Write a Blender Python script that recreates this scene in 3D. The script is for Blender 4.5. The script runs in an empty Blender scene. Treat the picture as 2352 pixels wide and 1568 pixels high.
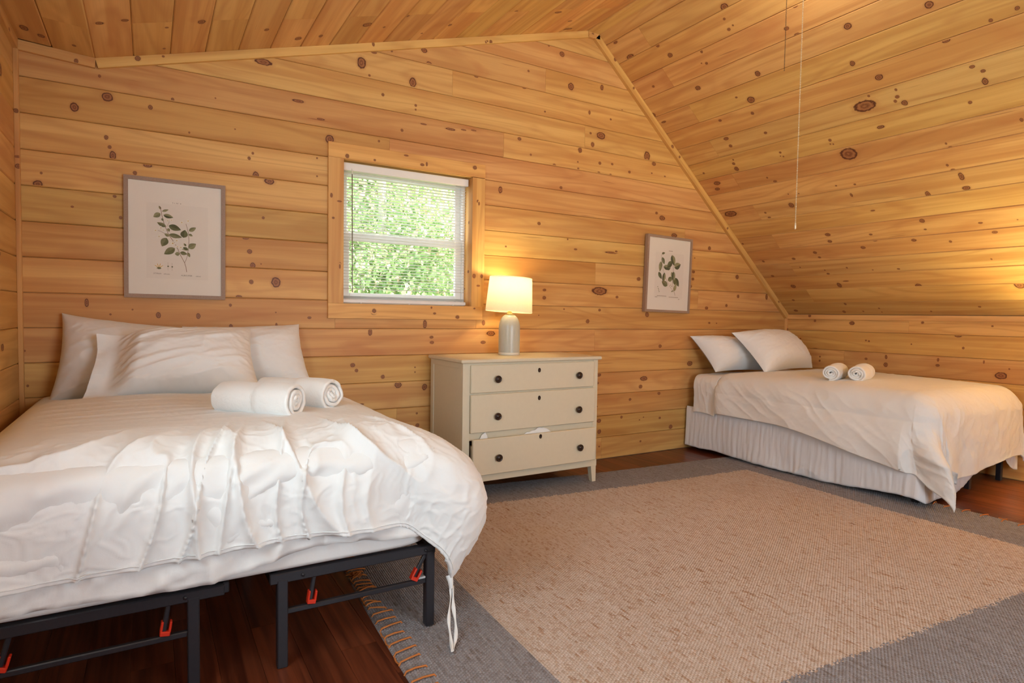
import bpy, math, random
import numpy as np
from mathutils import Matrix, Vector
SC = bpy.context.scene
COL = SC.collection
rnd = random.Random(7)
PI = math.pi
# ------------------------------------------------------------------ camera
cam_d = bpy.data.cameras.new('camera'); cam = bpy.data.objects.new('camera', cam_d); COL.objects.link(cam)
cam_d.sensor_fit = 'HORIZONTAL'; cam_d.sensor_width = 36.0; cam_d.lens = 21.419; cam_d.clip_start = 0.02; cam_d.clip_end = 200
def cam_matrix(yaw, pitch, roll, loc):
    f = Vector((math.sin(yaw)*math.cos(pitch), math.cos(yaw)*math.cos(pitch), math.sin(pitch)))
    r = Vector((math.cos(yaw), -math.sin(yaw), 0.0)); d = f.cross(r)
    c, s = math.cos(roll), math.sin(roll)
    r2 = c*r + s*d; d2 = -s*r + c*d
    m = Matrix((r2, -d2, -f)).transposed().to_4x4(); m.translation = loc
    return m
cam.matrix_world = cam_matrix(math.radians(30.82095), math.radians(-2.44048), math.radians(-0.89948), Vector((0, 0, 1.189)))
SC.camera = cam
# ------------------------------------------------------------------ view, world, sun, left window daylight, added rear fill
vs = SC.view_settings
vs.view_transform = 'Standard'; vs.look = 'None'; vs.gamma = 1.0; vs.use_curve_mapping = False
vs.exposure = 0.10
world = bpy.data.worlds.new('sky'); SC.world = world; world.use_nodes = True
wn = world.node_tree; wn.nodes.clear()
wo = wn.nodes.new('ShaderNodeOutputWorld'); wb = wn.nodes.new('ShaderNodeBackground')
wb.inputs['Color'].default_value = (0.78, 0.88, 1.0, 1); wb.inputs['Strength'].default_value = 5.0
wn.links.new(wb.outputs[0], wo.inputs[0])
sun_d = bpy.data.lights.new('sun', 'SUN'); sun_d.energy = 26.0; sun_d.angle = 0.02; sun_d.color = (1, 0.96, 0.86)
sun = bpy.data.objects.new('sun', sun_d); COL.objects.link(sun)
sun.rotation_euler = Vector((-0.8, 0.45, -0.9)).to_track_quat('-Z', 'Y').to_euler()
def area(name, loc, aim, sx, sy, power, color):
    d = bpy.data.lights.new(name, 'AREA'); d.shape = 'RECTANGLE'; d.size = sx; d.size_y = sy; d.energy = power; d.color = color
    o = bpy.data.objects.new(name, d); COL.objects.link(o); o.location = loc
    o.rotation_euler = Vector(aim).to_track_quat('-Z', 'Z').to_euler(); return o
area('daylight_left_window', (-0.60, 1.15, 1.60), (1, 0.05, 0.45), 1.2, 1.0, 22, (0.78, 1.0, 1.0))
area('fill_rear_opening', (1.85, -1.86, 1.4), (0.12, 1, 0.15), 1.6, 1.4, 54, (0.80, 0.94, 1.0))  # general fill added behind the camera, no such window known
# ------------------------------------------------------------------ helpers
def tag(o, label=None, cat=None, group=None, kind=None):
    if label: o['label'] = label
    if cat: o['category'] = cat
    if group: o['group'] = group
    if kind: o['kind'] = kind
    return o
def link(o, parent=None):
    COL.objects.link(o)
    if parent is not None: o.parent = parent
    return o
def empty(name, loc=(0, 0, 0), parent=None):
    o = bpy.data.objects.new(name, None); o.location = loc; o.empty_display_size = 0.05
    return link(o, parent)
class MB:
    def __init__(s): s.v = []; s.f = []; s.m = []; s.uv = {}; s.sm = []
    def add(s, vs_, fs, mi=0, uvs=None, smooth=False):
        n = len(s.v); s.v += [tuple(p) for p in vs_]
        for f in fs: s.f.append(tuple(i+n for i in f)); s.m.append(mi); s.sm.append(smooth)
        if uvs is not None:
            for i, q in enumerate(uvs): s.uv[n+i] = q
        return n
    def box(s, lo, hi, c=0.0, mi=0, mat=None):
        (x0, y0, z0), (x1, y1, z1) = lo, hi
        if c <= 0:
            V = [(x, y, z) for x in (x0, x1) for y in (y0, y1) for z in (z0, z1)]
            F = [(0, 1, 3, 2), (4, 6, 7, 5), (0, 4, 5, 1), (2, 3, 7, 6), (0, 2, 6, 4), (1, 5, 7, 3)]
        else:
            c = min(c, (x1-x0)/2.1, (y1-y0)/2.1, (z1-z0)/2.1)
            V = []; idx = {}
            for ix, x in enumerate((x0, x1)):
                for iy, y in enumerate((y0, y1)):
                    for iz, z in enumerate((z0, z1)):
                        sx, sy, sz = (1, -1)[ix], (1, -1)[iy], (1, -1)[iz]
                        for ax in range(3):
                            p = [x+sx*c, y+sy*c, z+sz*c]; p[ax] = (x, y, z)[ax]
                            idx[(ix, iy, iz, ax)] = len(V); V.append(tuple(p))
            F = []
            for ax in range(3):
                o = [a for a in range(3) if a != ax]
                for side in (0, 1):
                    q = []
                    for (p_, r_) in ((0, 0), (1, 0), (1, 1), (0, 1)):
                        k = [0, 0, 0]; k[ax] = side; k[o[0]] = p_; k[o[1]] = r_
                        q.append(idx[(k[0], k[1], k[2], ax)])
                    flip = (side == 0) ^ (ax == 1)
                    F.append(tuple(reversed(q)) if flip else tuple(q))
            for ax in range(3):
                o = [a for a in range(3) if a != ax]
                for p_ in (0, 1):
                    for r_ in (0, 1):
                        k0 = [0, 0, 0]; k1 = [0, 0, 0]; k0[o[0]] = k1[o[0]] = p_; k0[o[1]] = k1[o[1]] = r_; k1[ax] = 1
                        F.append((idx[(*k0, o[0])], idx[(*k1, o[0])], idx[(*k1, o[1])], idx[(*k0, o[1])]))
            for ix in (0, 1):
                for iy in (0, 1):
                    for iz in (0, 1): F.append(tuple(idx[(ix, iy, iz, a)] for a in range(3)))
        if mat is not None: V = [tuple(mat @ Vector(p)) for p in V]
        s.add(V, F, mi)
    def bar(s, a, b, w, h, c=0.0, up=(0, 0, 1), mi=0):
        a = Vector(a); b = Vector(b); d = b-a; L = d.length; x = d.normalized(); u = Vector(up)
        y = u.cross(x).normalized(); z = x.cross(y)
        m = Matrix((x, y, z)).transposed().to_4x4(); m.translation = a
        s.box((0, -w/2, -h/2), (L, w/2, h/2), c, mi, m)
    def tube(s, pts, r, n=8, mi=0, cap=True):
        pts = [Vector(p) for p in pts]; R = r if hasattr(r, '__len__') else [r]*len(pts)
        V = []; prev = None
        for i, p in enumerate(pts):
            t = (pts[min(i+1, len(pts)-1)]-pts[max(i-1, 0)]).normalized()
            if prev is None:
                a = Vector((0, 0, 1)) if abs(t.z) < 0.9 else Vector((1, 0, 0)); nrm = t.cross(a).normalized()
            else: nrm = (prev-t*prev.dot(t)).normalized()
            prev = nrm; bn = t.cross(nrm)
            for k in range(n):
                an = 2*PI*k/n; V.append(p+(nrm*math.cos(an)+bn*math.sin(an))*R[i])
        F = []
        for i in range(len(pts)-1):
            for k in range(n): F.append((i*n+k, i*n+(k+1) % n, (i+1)*n+(k+1) % n, (i+1)*n+k))
        s.add(V, F, mi, smooth=True)
        if cap:
            s.add(V[:n], [tuple(reversed(range(n)))], mi); s.add(V[-n:], [tuple(range(n))], mi)
    def lathe(s, prof, n=40, c=(0, 0, 0), mi=0, mat=None):
        V = []
        for r, z in prof:
            for k in range(n):
                a = 2*PI*k/n; p = Vector((r*math.cos(a), r*math.sin(a), z))
                if mat is not None: p = mat @ p
                V.append(p+Vector(c))
        F = []
        for i in range(len(prof)-1):
            for k in range(n): F.append((i*n+k, i*n+(k+1) % n, (i+1)*n+(k+1) % n, (i+1)*n+k))
        s.add(V, F, mi, smooth=True)
    def build(s, name, mats, parent=None, color=None, loc=None):
        me = bpy.data.meshes.new(name); me.from_pydata(s.v, [], s.f)
        if not isinstance(mats, (list, tuple)): mats = [mats]
        for m in mats: me.materials.append(m)
        me.polygons.foreach_set('material_index', s.m); me.polygons.foreach_set('use_smooth', s.sm)
        uvl = me.uv_layers.new(name='knot')
        li = np.empty(len(me.loops), dtype=np.int32); me.loops.foreach_get('vertex_index', li)
        uva = np.full((len(s.v), 2), 9.0, dtype=np.float32)
        for i, q in s.uv.items(): uva[i] = q
        uvl.data.foreach_set('uv', uva[li].ravel())
        me.update()
        o = bpy.data.objects.new(name, me)
        if color: o.color = color
        if loc is not None: o.location = loc
        return link(o, parent)
def grid_obj(name, P, mat, parent=None, smooth=True, mats=None, midx=None, uv=None, closed=False):
    n, m, _ = P.shape; me = bpy.data.meshes.new(name)
    I = np.arange(n*m).reshape(n, m)
    if closed:
        I2 = np.concatenate([I, I[:, :1]], axis=1)
    else: I2 = I
    q = np.stack([I2[:-1, :-1], I2[1:, :-1], I2[1:, 1:], I2[:-1, 1:]], axis=-1).reshape(-1, 4)
    me.vertices.add(n*m); me.vertices.foreach_set('co', P.astype(np.float32).ravel())
    nf = len(q); me.loops.add(nf*4); me.loops.foreach_set('vertex_index', q.astype(np.int32).ravel())
    me.polygons.add(nf); me.polygons.foreach_set('loop_start', np.arange(0, nf*4, 4, dtype=np.int32))
    me.polygons.foreach_set('use_smooth', np.full(nf, smooth))
    for mm in (mats or [mat]): me.materials.append(mm)
    if midx is not None: me.polygons.foreach_set('material_index', midx.astype(np.int32).ravel())
    if uv is not None:
        uvl = me.uv_layers.new(name='uv'); uvl.data.foreach_set('uv', uv.reshape(-1, 2)[q.ravel()].astype(np.float32).ravel())
    me.update(calc_edges=True); me.validate()
    o = bpy.data.objects.new(name, me); return link(o, parent)
# numpy noise ------------------------------------------------------
def _h(i, j, seed):
    n = (i*374761393 + j*668265263 + seed*974711) & 0x7fffffff
    n = ((n ^ (n >> 13))*1274126177) & 0x7fffffff
    n = n ^ (n >> 16)
    return (n & 0xffff)/65535.0
def vnoise(x, y, seed=0):
    xi = np.floor(x).astype(np.int64); yi = np.floor(y).astype(np.int64); fx = x-xi; fy = y-yi
    fx = fx*fx*fx*(fx*(fx*6-15)+10); fy = fy*fy*fy*(fy*(fy*6-15)+10)
    a = _h(xi, yi, seed); b = _h(xi+1, yi, seed); c = _h(xi, yi+1, seed); d = _h(xi+1, yi+1, seed)
    return (a*(1-fx)+b*fx)*(1-fy)+(c*(1-fx)+d*fx)*fy
def fbm(x, y, seed=0, o=3):
    s = 0; a = 1.0; t = 0
    for k in range(o): s = s+a*vnoise(x*2**k, y*2**k, seed+k*17); t += a; a *= 0.5
    return s/t*2-1
def ridged(x, y, seed=0, o=2):
    s = 0; a = 1.0; t = 0
    for k in range(o): s = s+a*(1-np.abs(vnoise(x*2**k, y*2**k, seed+k*13)*2-1))**2; t += a; a *= 0.5
    return s/t
def sstep(a, b, x):
    t = np.clip((x-a)/(b-a), 0, 1); return t*t*(3-2*t)
def normals(P):
    du = np.gradient(P, axis=0); dv = np.gradient(P, axis=1); n = np.cross(du, dv)
    return n/np.maximum(np.linalg.norm(n, axis=-1, keepdims=True), 1e-9)
# ------------------------------------------------------------------ materials
class NT:
    def __init__(s, name):
        s.mat = bpy.data.materials.new(name); s.mat.use_nodes = True; s.t = s.mat.node_tree; s.t.nodes.clear()
        s.out = s.t.nodes.new('ShaderNodeOutputMaterial')
    def n(s, typ, **kw):
        nd = s.t.nodes.new(typ)
        for k, v in kw.items():
            if k.startswith('i_'): nd.inputs[k[2:]].default_value = v
            else: setattr(nd, k, v)
        return nd
    def l(s, a, b): s.t.links.new(a, b)
    def val(s, x): return x
    def math(s, op, a, b=None, c=None, clamp=False):
        nd = s.t.nodes.new('ShaderNodeMath'); nd.operation = op; nd.use_clamp = clamp
        for i, x in enumerate((a, b, c)):
            if x is None: continue
            if isinstance(x, (int, float)): nd.inputs[i].default_value = x
            else: s.l(x, nd.inputs[i])
        return nd.outputs[0]
    def mix(s, f, a, b, typ='MIX'):
        nd = s.t.nodes.new('ShaderNodeMix'); nd.data_type = 'RGBA'; nd.blend_type = typ; nd.clamp_factor = True
        if isinstance(f, (int, float)): nd.inputs[0].default_value = f
        else: s.l(f, nd.inputs[0])
        for i, x in ((6, a), (7, b)):
            if isinstance(x, tuple): nd.inputs[i].default_value = (*x[:3], 1)
            else: s.l(x, nd.inputs[i])
        return nd.outputs[2]
    def noise(s, vec, scale, detail=2, rough=0.5, dist=0.0):
        nd = s.n('ShaderNodeTexNoise'); nd.inputs['Scale'].default_value = scale; nd.inputs['Detail'].default_value = detail
        nd.inputs['Roughness'].default_value = rough; nd.inputs['Distortion'].default_value = dist
        if vec is not None: s.l(vec, nd.inputs['Vector'])
        return nd.outputs[0]
    def smooth(s, x, a, b):
        nd = s.n('ShaderNodeMapRange'); nd.interpolation_type = 'SMOOTHSTEP'
        nd.inputs[1].default_value = a; nd.inputs[2].default_value = b; s.l(x, nd.inputs[0]); return nd.outputs[0]
    def scale(s, vec, sx, sy, sz):
        nd = s.n('ShaderNodeVectorMath', operation='MULTIPLY'); s.l(vec, nd.inputs[0]); nd.inputs[1].default_value = (sx, sy, sz); return nd.outputs[0]
    def bsdf(s, color=None, rough=0.5, spec=0.5, normal=None, **kw):
        nd = s.n('ShaderNodeBsdfPrincipled')
        if color is not None:
            if isinstance(color, tuple): nd.inputs['Base Color'].default_value = (*color[:3], 1)
            else: s.l(color, nd.inputs['Base Color'])
        if isinstance(rough, (int, float)): nd.inputs['Roughness'].default_value = rough
        else: s.l(rough, nd.inputs['Roughness'])
        nd.inputs['Specular IOR Level'].default_value = spec
        if normal is not None: s.l(normal, nd.inputs['Normal'])
        for k, v in kw.items(): nd.inputs[k].default_value = v
        s.l(nd.outputs[0], s.out.inputs['Surface']); return nd
    def bump(s, h, strength=0.3, dist=0.01):
        nd = s.n('ShaderNodeBump'); nd.inputs['Strength'].default_value = strength; nd.inputs['Distance'].default_value = dist
        s.l(h, nd.inputs['Height']); return nd.outputs[0]
def simple(name, color, rough=0.5, spec=0.5, var=0.0, scale=30, bump=0.0, bdist=0.002, **kw):
    t = NT(name); tc = t.n('ShaderNodeTexCoord'); nz = t.noise(tc.outputs['Object'], scale, 3)
    c = t.mix(nz, tuple(x*(1-var) for x in color), tuple(min(1, x*(1+var)) for x in color))
    nrm = t.bump(nz, bump, bdist) if bump else None
    t.bsdf(c, rough, spec, nrm, **kw); return t.mat
def make_pine():
    t = NT('knotty_pine'); tc = t.n('ShaderNodeTexCoord'); oi = t.n('ShaderNodeObjectInfo')
    off = t.n('ShaderNodeCombineXYZ')
    t.l(t.math('MULTIPLY', oi.outputs['Random'], 37.0), off.inputs[0]); t.l(t.math('MULTIPLY', oi.outputs['Random'], 91.0), off.inputs[1]); t.l(t.math('MULTIPLY', oi.outputs['Random'], 53.0), off.inputs[2])
    uvn = t.n('ShaderNodeUVMap', uv_map='knot'); sep = t.n('ShaderNodeSeparateXYZ'); t.l(uvn.outputs[0], sep.inputs[0])
    ku, kv = sep.outputs[0], sep.outputs[1]
    r2 = t.math('ADD', t.math('MULTIPLY', ku, ku), t.math('MULTIPLY', kv, kv)); r = t.math('SQRT', r2)
    fall = t.math('EXPONENT', t.math('MULTIPLY', r2, -1.3))
    push = t.math('MULTIPLY', t.math('MULTIPLY', kv, fall), -0.012)
    pv = t.n('ShaderNodeCombineXYZ'); t.l(push, pv.inputs[1])
    add = t.n('ShaderNodeVectorMath', operation='ADD'); t.l(tc.outputs['Object'], add.inputs[0]); t.l(off.outputs[0], add.inputs[1])
    add2 = t.n('ShaderNodeVectorMath', operation='ADD'); t.l(add.outputs[0], add2.inputs[0]); t.l(pv.outputs[0], add2.inputs[1])
    p = add2.outputs[0]
    streak = t.noise(t.scale(p, 0.55, 13, 13), 1.0, 3, 0.55, 0.3)
    fibre = t.noise(t.scale(p, 3.0, 190, 190), 1.0, 2, 0.6)
    ringf = t.noise(t.scale(p, 0.5, 4.2, 2.0), 1.0, 1, 0.4, 0.35)
    rings = t.math('PINGPONG', t.math('MULTIPLY', ringf, 17.0), 1.0)
    ringm = t.smooth(rings, 0.45, 1.0)
    c = t.mix(t.smooth(streak, 0.36, 0.64), (0.735, 0.450, 0.152), (0.605, 0.325, 0.098))
    c = t.mix(t.math('MULTIPLY', ringm, 0.30), c, (0.45, 0.200, 0.055))
    c = t.mix(t.math('MULTIPLY', t.smooth(fibre, 0.45, 0.75), 0.13), c, (0.42, 0.20, 0.075))
    blot = t.noise(t.scale(p, 2.2, 7, 7), 1.0, 2, 0.5, 0.6)
    c = t.mix(t.math('MULTIPLY', t.smooth(blot, 0.54, 0.78), 0.42), c, (0.50, 0.215, 0.066))
    res = t.noise(t.scale(p, 1.7, 34, 34), 1.0, 2, 0.6, 0.2)
    c = t.mix(t.math('MULTIPLY', t.smooth(res, 0.70, 0.80), 0.55), c, (0.24, 0.075, 0.025))
    hsv = t.n('ShaderNodeHueSaturation'); t.l(c, hsv.inputs['Color'])
    t.l(t.math('MULTIPLY_ADD', oi.outputs['Random'], 0.014, 0.489), hsv.inputs['Hue'])
    rv = t.math('FRACT', t.math('MULTIPLY', oi.outputs['Random'], 17.31))
    t.l(t.math('MULTIPLY_ADD', rv, 0.15, 0.90), hsv.inputs['Value']); hsv.inputs['Saturation'].default_value = 1.0
    c = t.mix(1.0, hsv.outputs[0], oi.outputs['Color'], 'MULTIPLY')
    # knots
    wob = t.noise(t.scale(p, 55, 55, 55), 1.0, 2); rw = t.math('ADD', r, t.math('MULTIPLY_ADD', wob, 0.5, -0.25))
    halo = t.math('SUBTRACT', 1.0, t.smooth(rw, 0.95, 1.75)); c = t.mix(t.math('MULTIPLY', halo, 0.45), c, (0.44, 0.19, 0.06))
    core = t.math('SUBTRACT', 1.0, t.smooth(rw, 0.88, 1.04))
    kr = t.math('PINGPONG', t.math('MULTIPLY', rw, 3.2), 1.0)
    kc = t.mix(kr, (0.36, 0.145, 0.058), (0.15, 0.040, 0.018)); c = t.mix(t.math('MULTIPLY', core, 0.88), c, kc)
    rim = t.math('SUBTRACT', 1.0, t.smooth(t.math('ABSOLUTE', t.math('SUBTRACT', rw, 0.93)), 0.05, 0.2))
    c = t.mix(t.math('MULTIPLY', rim, 0.82), c, (0.085, 0.020, 0.012))
    t.bsdf(c, 0.48, 0.28, t.bump(fibre, 0.08, 0.002)); return t.mat
M = {}
M['pine'] = make_pine()
def make_floor():
    t = NT('red_brown_floor'); tc = t.n('ShaderNodeTexCoord'); oi = t.n('ShaderNodeObjectInfo')
    off = t.n('ShaderNodeCombineXYZ'); t.l(t.math('MULTIPLY', oi.outputs['Random'], 61.0), off.inputs[0]); t.l(t.math('MULTIPLY', oi.outputs['Random'], 23.0), off.inputs[1])
    add = t.n('ShaderNodeVectorMath', operation='ADD'); t.l(tc.outputs['Object'], add.inputs[0]); t.l(off.outputs[0], add.inputs[1]); p = add.outputs[0]
    s1 = t.noise(t.scale(p, 1.3, 28, 1), 1.0, 4, 0.6, 0.4); s2 = t.noise(t.scale(p, 6, 260, 1), 1.0, 2, 0.6)
    c = t.mix(t.smooth(s1, 0.3, 0.7), (0.036, 0.007, 0.004), (0.160, 0.040, 0.016))
    c = t.mix(t.math('MULTIPLY', s2, 0.3), c, (0.22, 0.06, 0.024))
    hsv = t.n('ShaderNodeHueSaturation'); t.l(c, hsv.inputs['Color']); t.l(t.math('MULTIPLY_ADD', oi.outputs['Random'], 0.5, 0.75), hsv.inputs['Value'])
    t.bsdf(hsv.outputs[0], 0.33, 0.4, t.bump(s2, 0.05, 0.002)); return t.mat
M['floor'] = make_floor()
def make_cloth(name, color, fine=420, amt=0.10, sheen=0.15, rough=0.85):
    t = NT(name); tc = t.n('ShaderNodeTexCoord'); p = tc.outputs['Object']
    a = t.noise(p, fine, 2, 0.6); b = t.noise(p, 45, 3, 0.6, 0.5); h = t.math('ADD', t.math('MULTIPLY', a, 0.25), b)
    c = t.mix(b, tuple(x*0.97 for x in color), color)
    t.bsdf(c, rough, 0.2, t.bump(h, amt, 0.004), **{'Sheen Weight': sheen, 'Sheen Roughness': 0.4}); return t.mat
M['cotton'] = make_cloth('white_cotton', (0.80, 0.80, 0.795))
M['cotton_crisp'] = make_cloth('white_pillow_cotton', (0.82, 0.815, 0.81), amt=0.06)
M['skirt'] = make_cloth('white_skirt_cotton', (0.76, 0.765, 0.80), amt=0.05)  # bluish grey cast of the light put into the white
M['terry'] = make_cloth('white_terry', (0.86, 0.86, 0.85), fine=700, amt=0.6, sheen=0.4)
def make_rug(name, c0, c1, c2, speck):
    t = NT(name); uv = t.n('ShaderNodeUVMap', uv_map='uv'); p = uv.outputs[0]
    sp = t.n('ShaderNodeSeparateXYZ'); t.l(p, sp.inputs[0])
    ur = t.math('DIVIDE', sp.outputs[0], RU); row = t.math('FLOOR', ur); vr = t.math('ADD', t.math('DIVIDE', sp.outputs[1], RV), t.math('MULTIPLY', row, 0.5)); cellv = t.math('FLOOR', vr)
    cb = t.n('ShaderNodeCombineXYZ'); t.l(row, cb.inputs[0]); t.l(cellv, cb.inputs[1])
    cell = t.n('ShaderNodeTexWhiteNoise', noise_dimensions='2D'); t.l(cb.outputs[0], cell.inputs['Vector'])
    fu = t.math('SUBTRACT', t.math('FRACT', ur), 0.5); fv = t.math('SUBTRACT', t.math('FRACT', vr), 0.5)
    rr = t.math('ADD', t.math('MULTIPLY', fu, fu), t.math('MULTIPLY', fv, fv)); hgt = t.math('SUBTRACT', 1.0, t.math('MULTIPLY', rr, 3.0))
    big = t.noise(t.scale(p, 5, 1.2, 1), 1.0, 3, 0.6); st = t.noise(t.scale(p, 70, 3.2, 1), 1.0, 3, 0.65); fib = t.noise(t.scale(p, 900, 420, 1), 1.0, 2)
    fleck = t.noise(t.scale(cb.outputs[0], 0.9, 0.14, 1), 1.0, 2, 0.7)
    c = t.mix(t.smooth(st, 0.36, 0.66), c0, c1); c = t.mix(t.math('MULTIPLY', cell.outputs['Value'], 0.62), c, c1)
    c = t.mix(t.math('MULTIPLY', t.smooth(cell.outputs['Value'], 0.80, 0.86), 0.38), c, c2)
    c = t.mix(t.math('MULTIPLY', t.smooth(fleck, 0.565, 0.69), 0.85), c, c2); c = t.mix(t.math('MULTIPLY', t.smooth(fleck, 0.735, 0.76), 0.85), c, speck)
    c = t.mix(t.math('MULTIPLY', t.smooth(big, 0.4, 0.7), 0.25), c, c1); c = t.mix(t.math('MULTIPLY', fib, 0.3), c, c2)
    hh = t.math('ADD', hgt, t.math('MULTIPLY', fib, 0.35))
    t.bsdf(c, 0.9, 0.10, t.bump(hh, 0.55, 0.006)); return t.mat
RU, RV = 0.0095, 0.0125
M['jute'] = make_rug('natural_jute', (0.68, 0.60, 0.56), (0.57, 0.46, 0.385), (0.38, 0.22, 0.13), (0.17, 0.06, 0.025))
M['grey_jute'] = make_rug('grey_jute', (0.36, 0.35, 0.375), (0.27, 0.255, 0.27), (0.19, 0.155, 0.145), (0.02, 0.018, 0.02))
M['yarn'] = simple('orange_yarn', (0.52, 0.185, 0.055), 0.9, 0.1, 0.25, 300, 0.5)
M['paint'] = simple('cream_white_paint', (0.67, 0.60, 0.455), 0.42, 0.4, 0.03, 40, 0.03)
M['paint_in'] = simple('drawer_box_wood', (0.62, 0.52, 0.38), 0.6, 0.3, 0.1, 20)
M['knob'] = simple('dark_bronze', (0.035, 0.018, 0.012), 0.32, 0.5, 0.2, 90, 0.0, Metallic=0.35)
M['ceramic'] = simple('sage_grey_ceramic', (0.46, 0.455, 0.405), 0.30, 0.5, 0.05, 60, 0.02)
M['ceramic_band'] = simple('cream_ceramic', (0.74, 0.68, 0.56), 0.4, 0.5, 0.03, 60)
M['brass'] = simple('pale_brass', (0.80, 0.62, 0.28), 0.3, 0.5, 0.05, 60, Metallic=0.8)
M['steel'] = simple('black_steel', (0.020, 0.019, 0.024), 0.38, 0.45, 0.2, 120, 0.05)
M['red'] = simple('red_plastic', (0.60, 0.030, 0.010), 0.4, 0.5, 0.05, 50)
M['grey_plastic'] = simple('grey_plastic', (0.45, 0.45, 0.46), 0.4, 0.5, 0.05, 50)
M['vinyl'] = simple('white_vinyl', (0.82, 0.80, 0.76), 0.4, 0.4, 0.02, 30)
M['blind'] = simple('white_aluminium_slat', (0.84, 0.82, 0.79), 0.35, 0.4, 0.02, 30)
M['wand'] = simple('grey_clear_plastic', (0.20, 0.17, 0.12), 0.25, 0.5, 0.1, 30)
M['frame'] = simple('grey_brown_frame_wood', (0.335, 0.225, 0.165), 0.55, 0.3, 0.22, 160, 0.08)
M['paper'] = simple('ivory_paper', (0.80, 0.735, 0.655), 0.8, 0.1, 0.02, 12)
M['plate'] = simple('printed_plate_tone', (0.765, 0.70, 0.625), 0.8, 0.1, 0.02, 12)
M['ink'] = simple('print_ink', (0.20, 0.15, 0.12), 0.8, 0.1, 0.1, 50)
for i, c in enumerate([(0.16, 0.165, 0.085), (0.22, 0.215, 0.12), (0.30, 0.285, 0.16), (0.105, 0.115, 0.065), (0.18, 0.14, 0.07), (0.34, 0.31, 0.17)]): M['leaf_ink%d' % i] = simple('leaf_ink_%d' % i, c, 0.8, 0.1, 0.3, 60)
M['petal'] = simple('petal_ink', (0.80, 0.76, 0.66), 0.8, 0.1, 0.04, 60)
M['pollen'] = simple('pollen_ink', (0.66, 0.38, 0.08), 0.8, 0.1, 0.2, 60)
M['stem_ink'] = simple('stem_ink', (0.25, 0.15, 0.10), 0.8, 0.1, 0.2, 60)
M['chain'] = simple('pale_bead_chain', (0.72, 0.62, 0.45), 0.35, 0.5, 0.1, 80, Metallic=0.4)
M['chain_dark'] = simple('dark_bead_chain', (0.16, 0.09, 0.04), 0.35, 0.5, 0.1, 80, Metallic=0.4)
M['bark'] = simple('pale_bark', (0.55, 0.50, 0.43), 0.9, 0.1, 0.35, 12, 0.5)
M['earth'] = simple('forest_floor', (0.10, 0.09, 0.045), 0.95, 0.1, 0.5, 3, 0.4)
M['siding'] = simple('exterior_shell', (0.35, 0.25, 0.17), 0.8, 0.2, 0.1, 6)
def make_leaf(name, a, b):
    t = NT(name); tc = t.n('ShaderNodeTexCoord'); nz = t.noise(tc.outputs['Object'], 2.3, 3); c = t.mix(nz, a, b)
    d = t.n('ShaderNodeBsdfDiffuse'); tr = t.n('ShaderNodeBsdfTranslucent'); t.l(c, d.inputs[0]); t.l(c, tr.inputs[0])
    m = t.n('ShaderNodeMixShader'); m.inputs[0].default_value = 0.45; t.l(d.outputs[0], m.inputs[1]); t.l(tr.outputs[0], m.inputs[2]); t.l(m.outputs[0], t.out.inputs[0]); return t.mat
M['leaf_a'] = make_leaf('leaf_green', (0.40, 0.56, 0.22), (0.62, 0.72, 0.40)); M['leaf_b'] = make_leaf('leaf_deep_green', (0.20, 0.34, 0.15), (0.38, 0.52, 0.26)); M['leaf_c'] = make_leaf('leaf_rust', (0.66, 0.40, 0.28), (0.78, 0.66, 0.50))
def make_glass():
    t = NT('window_glass'); tr = t.n('ShaderNodeBsdfTransparent'); gl = t.n('ShaderNodeBsdfGlossy'); gl.inputs['Roughness'].default_value = 0.02
    lw = t.n('ShaderNodeLayerWeight'); lw.inputs[0].default_value = 0.5; fz = t.math('MULTIPLY_ADD', t.math('POWER', lw.outputs['Facing'], 5.0), 0.48, 0.02); m = t.n('ShaderNodeMixShader'); t.l(fz, m.inputs[0]); t.l(tr.outputs[0], m.inputs[1]); t.l(gl.outputs[0], m.inputs[2]); t.l(m.outputs[0], t.out.inputs[0]); return t.mat
M['glass'] = make_glass()
def make_shade():
    t = NT('cream_linen_shade'); tc = t.n('ShaderNodeTexCoord'); a = t.noise(t.scale(tc.outputs['Object'], 60, 60, 420), 1.0, 2, 0.6); b = t.noise(t.scale(tc.outputs['Object'], 420, 420, 60), 1.0, 2, 0.6)
    h = t.math('MULTIPLY', t.math('ADD', a, b), 0.5); c = t.mix(h, (0.72, 0.64, 0.47), (0.90, 0.83, 0.66))
    d = t.n('ShaderNodeBsdfDiffuse'); tr = t.n('ShaderNodeBsdfTranslucent'); t.l(c, d.inputs[0]); t.l(c, tr.inputs[0])
    m = t.n('ShaderNodeMixShader'); m.inputs[0].default_value = 0.27; t.l(d.outputs[0], m.inputs[1]); t.l(tr.outputs[0], m.inputs[2]); t.l(m.outputs[0], t.out.inputs[0]); return t.mat
M['shade'] = make_shade()
def make_bulb():
    t = NT('glowing_bulb'); e = t.n('ShaderNodeEmission'); e.inputs[0].default_value = (1, 0.72, 0.36, 1); e.inputs[1].default_value = 12; t.l(e.outputs[0], t.out.inputs[0]); return t.mat
M['bulb'] = make_bulb()
M['globe'] = make_bulb(); M['globe'].node_tree.nodes['Emission'].inputs[1].default_value = 3.0
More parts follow.
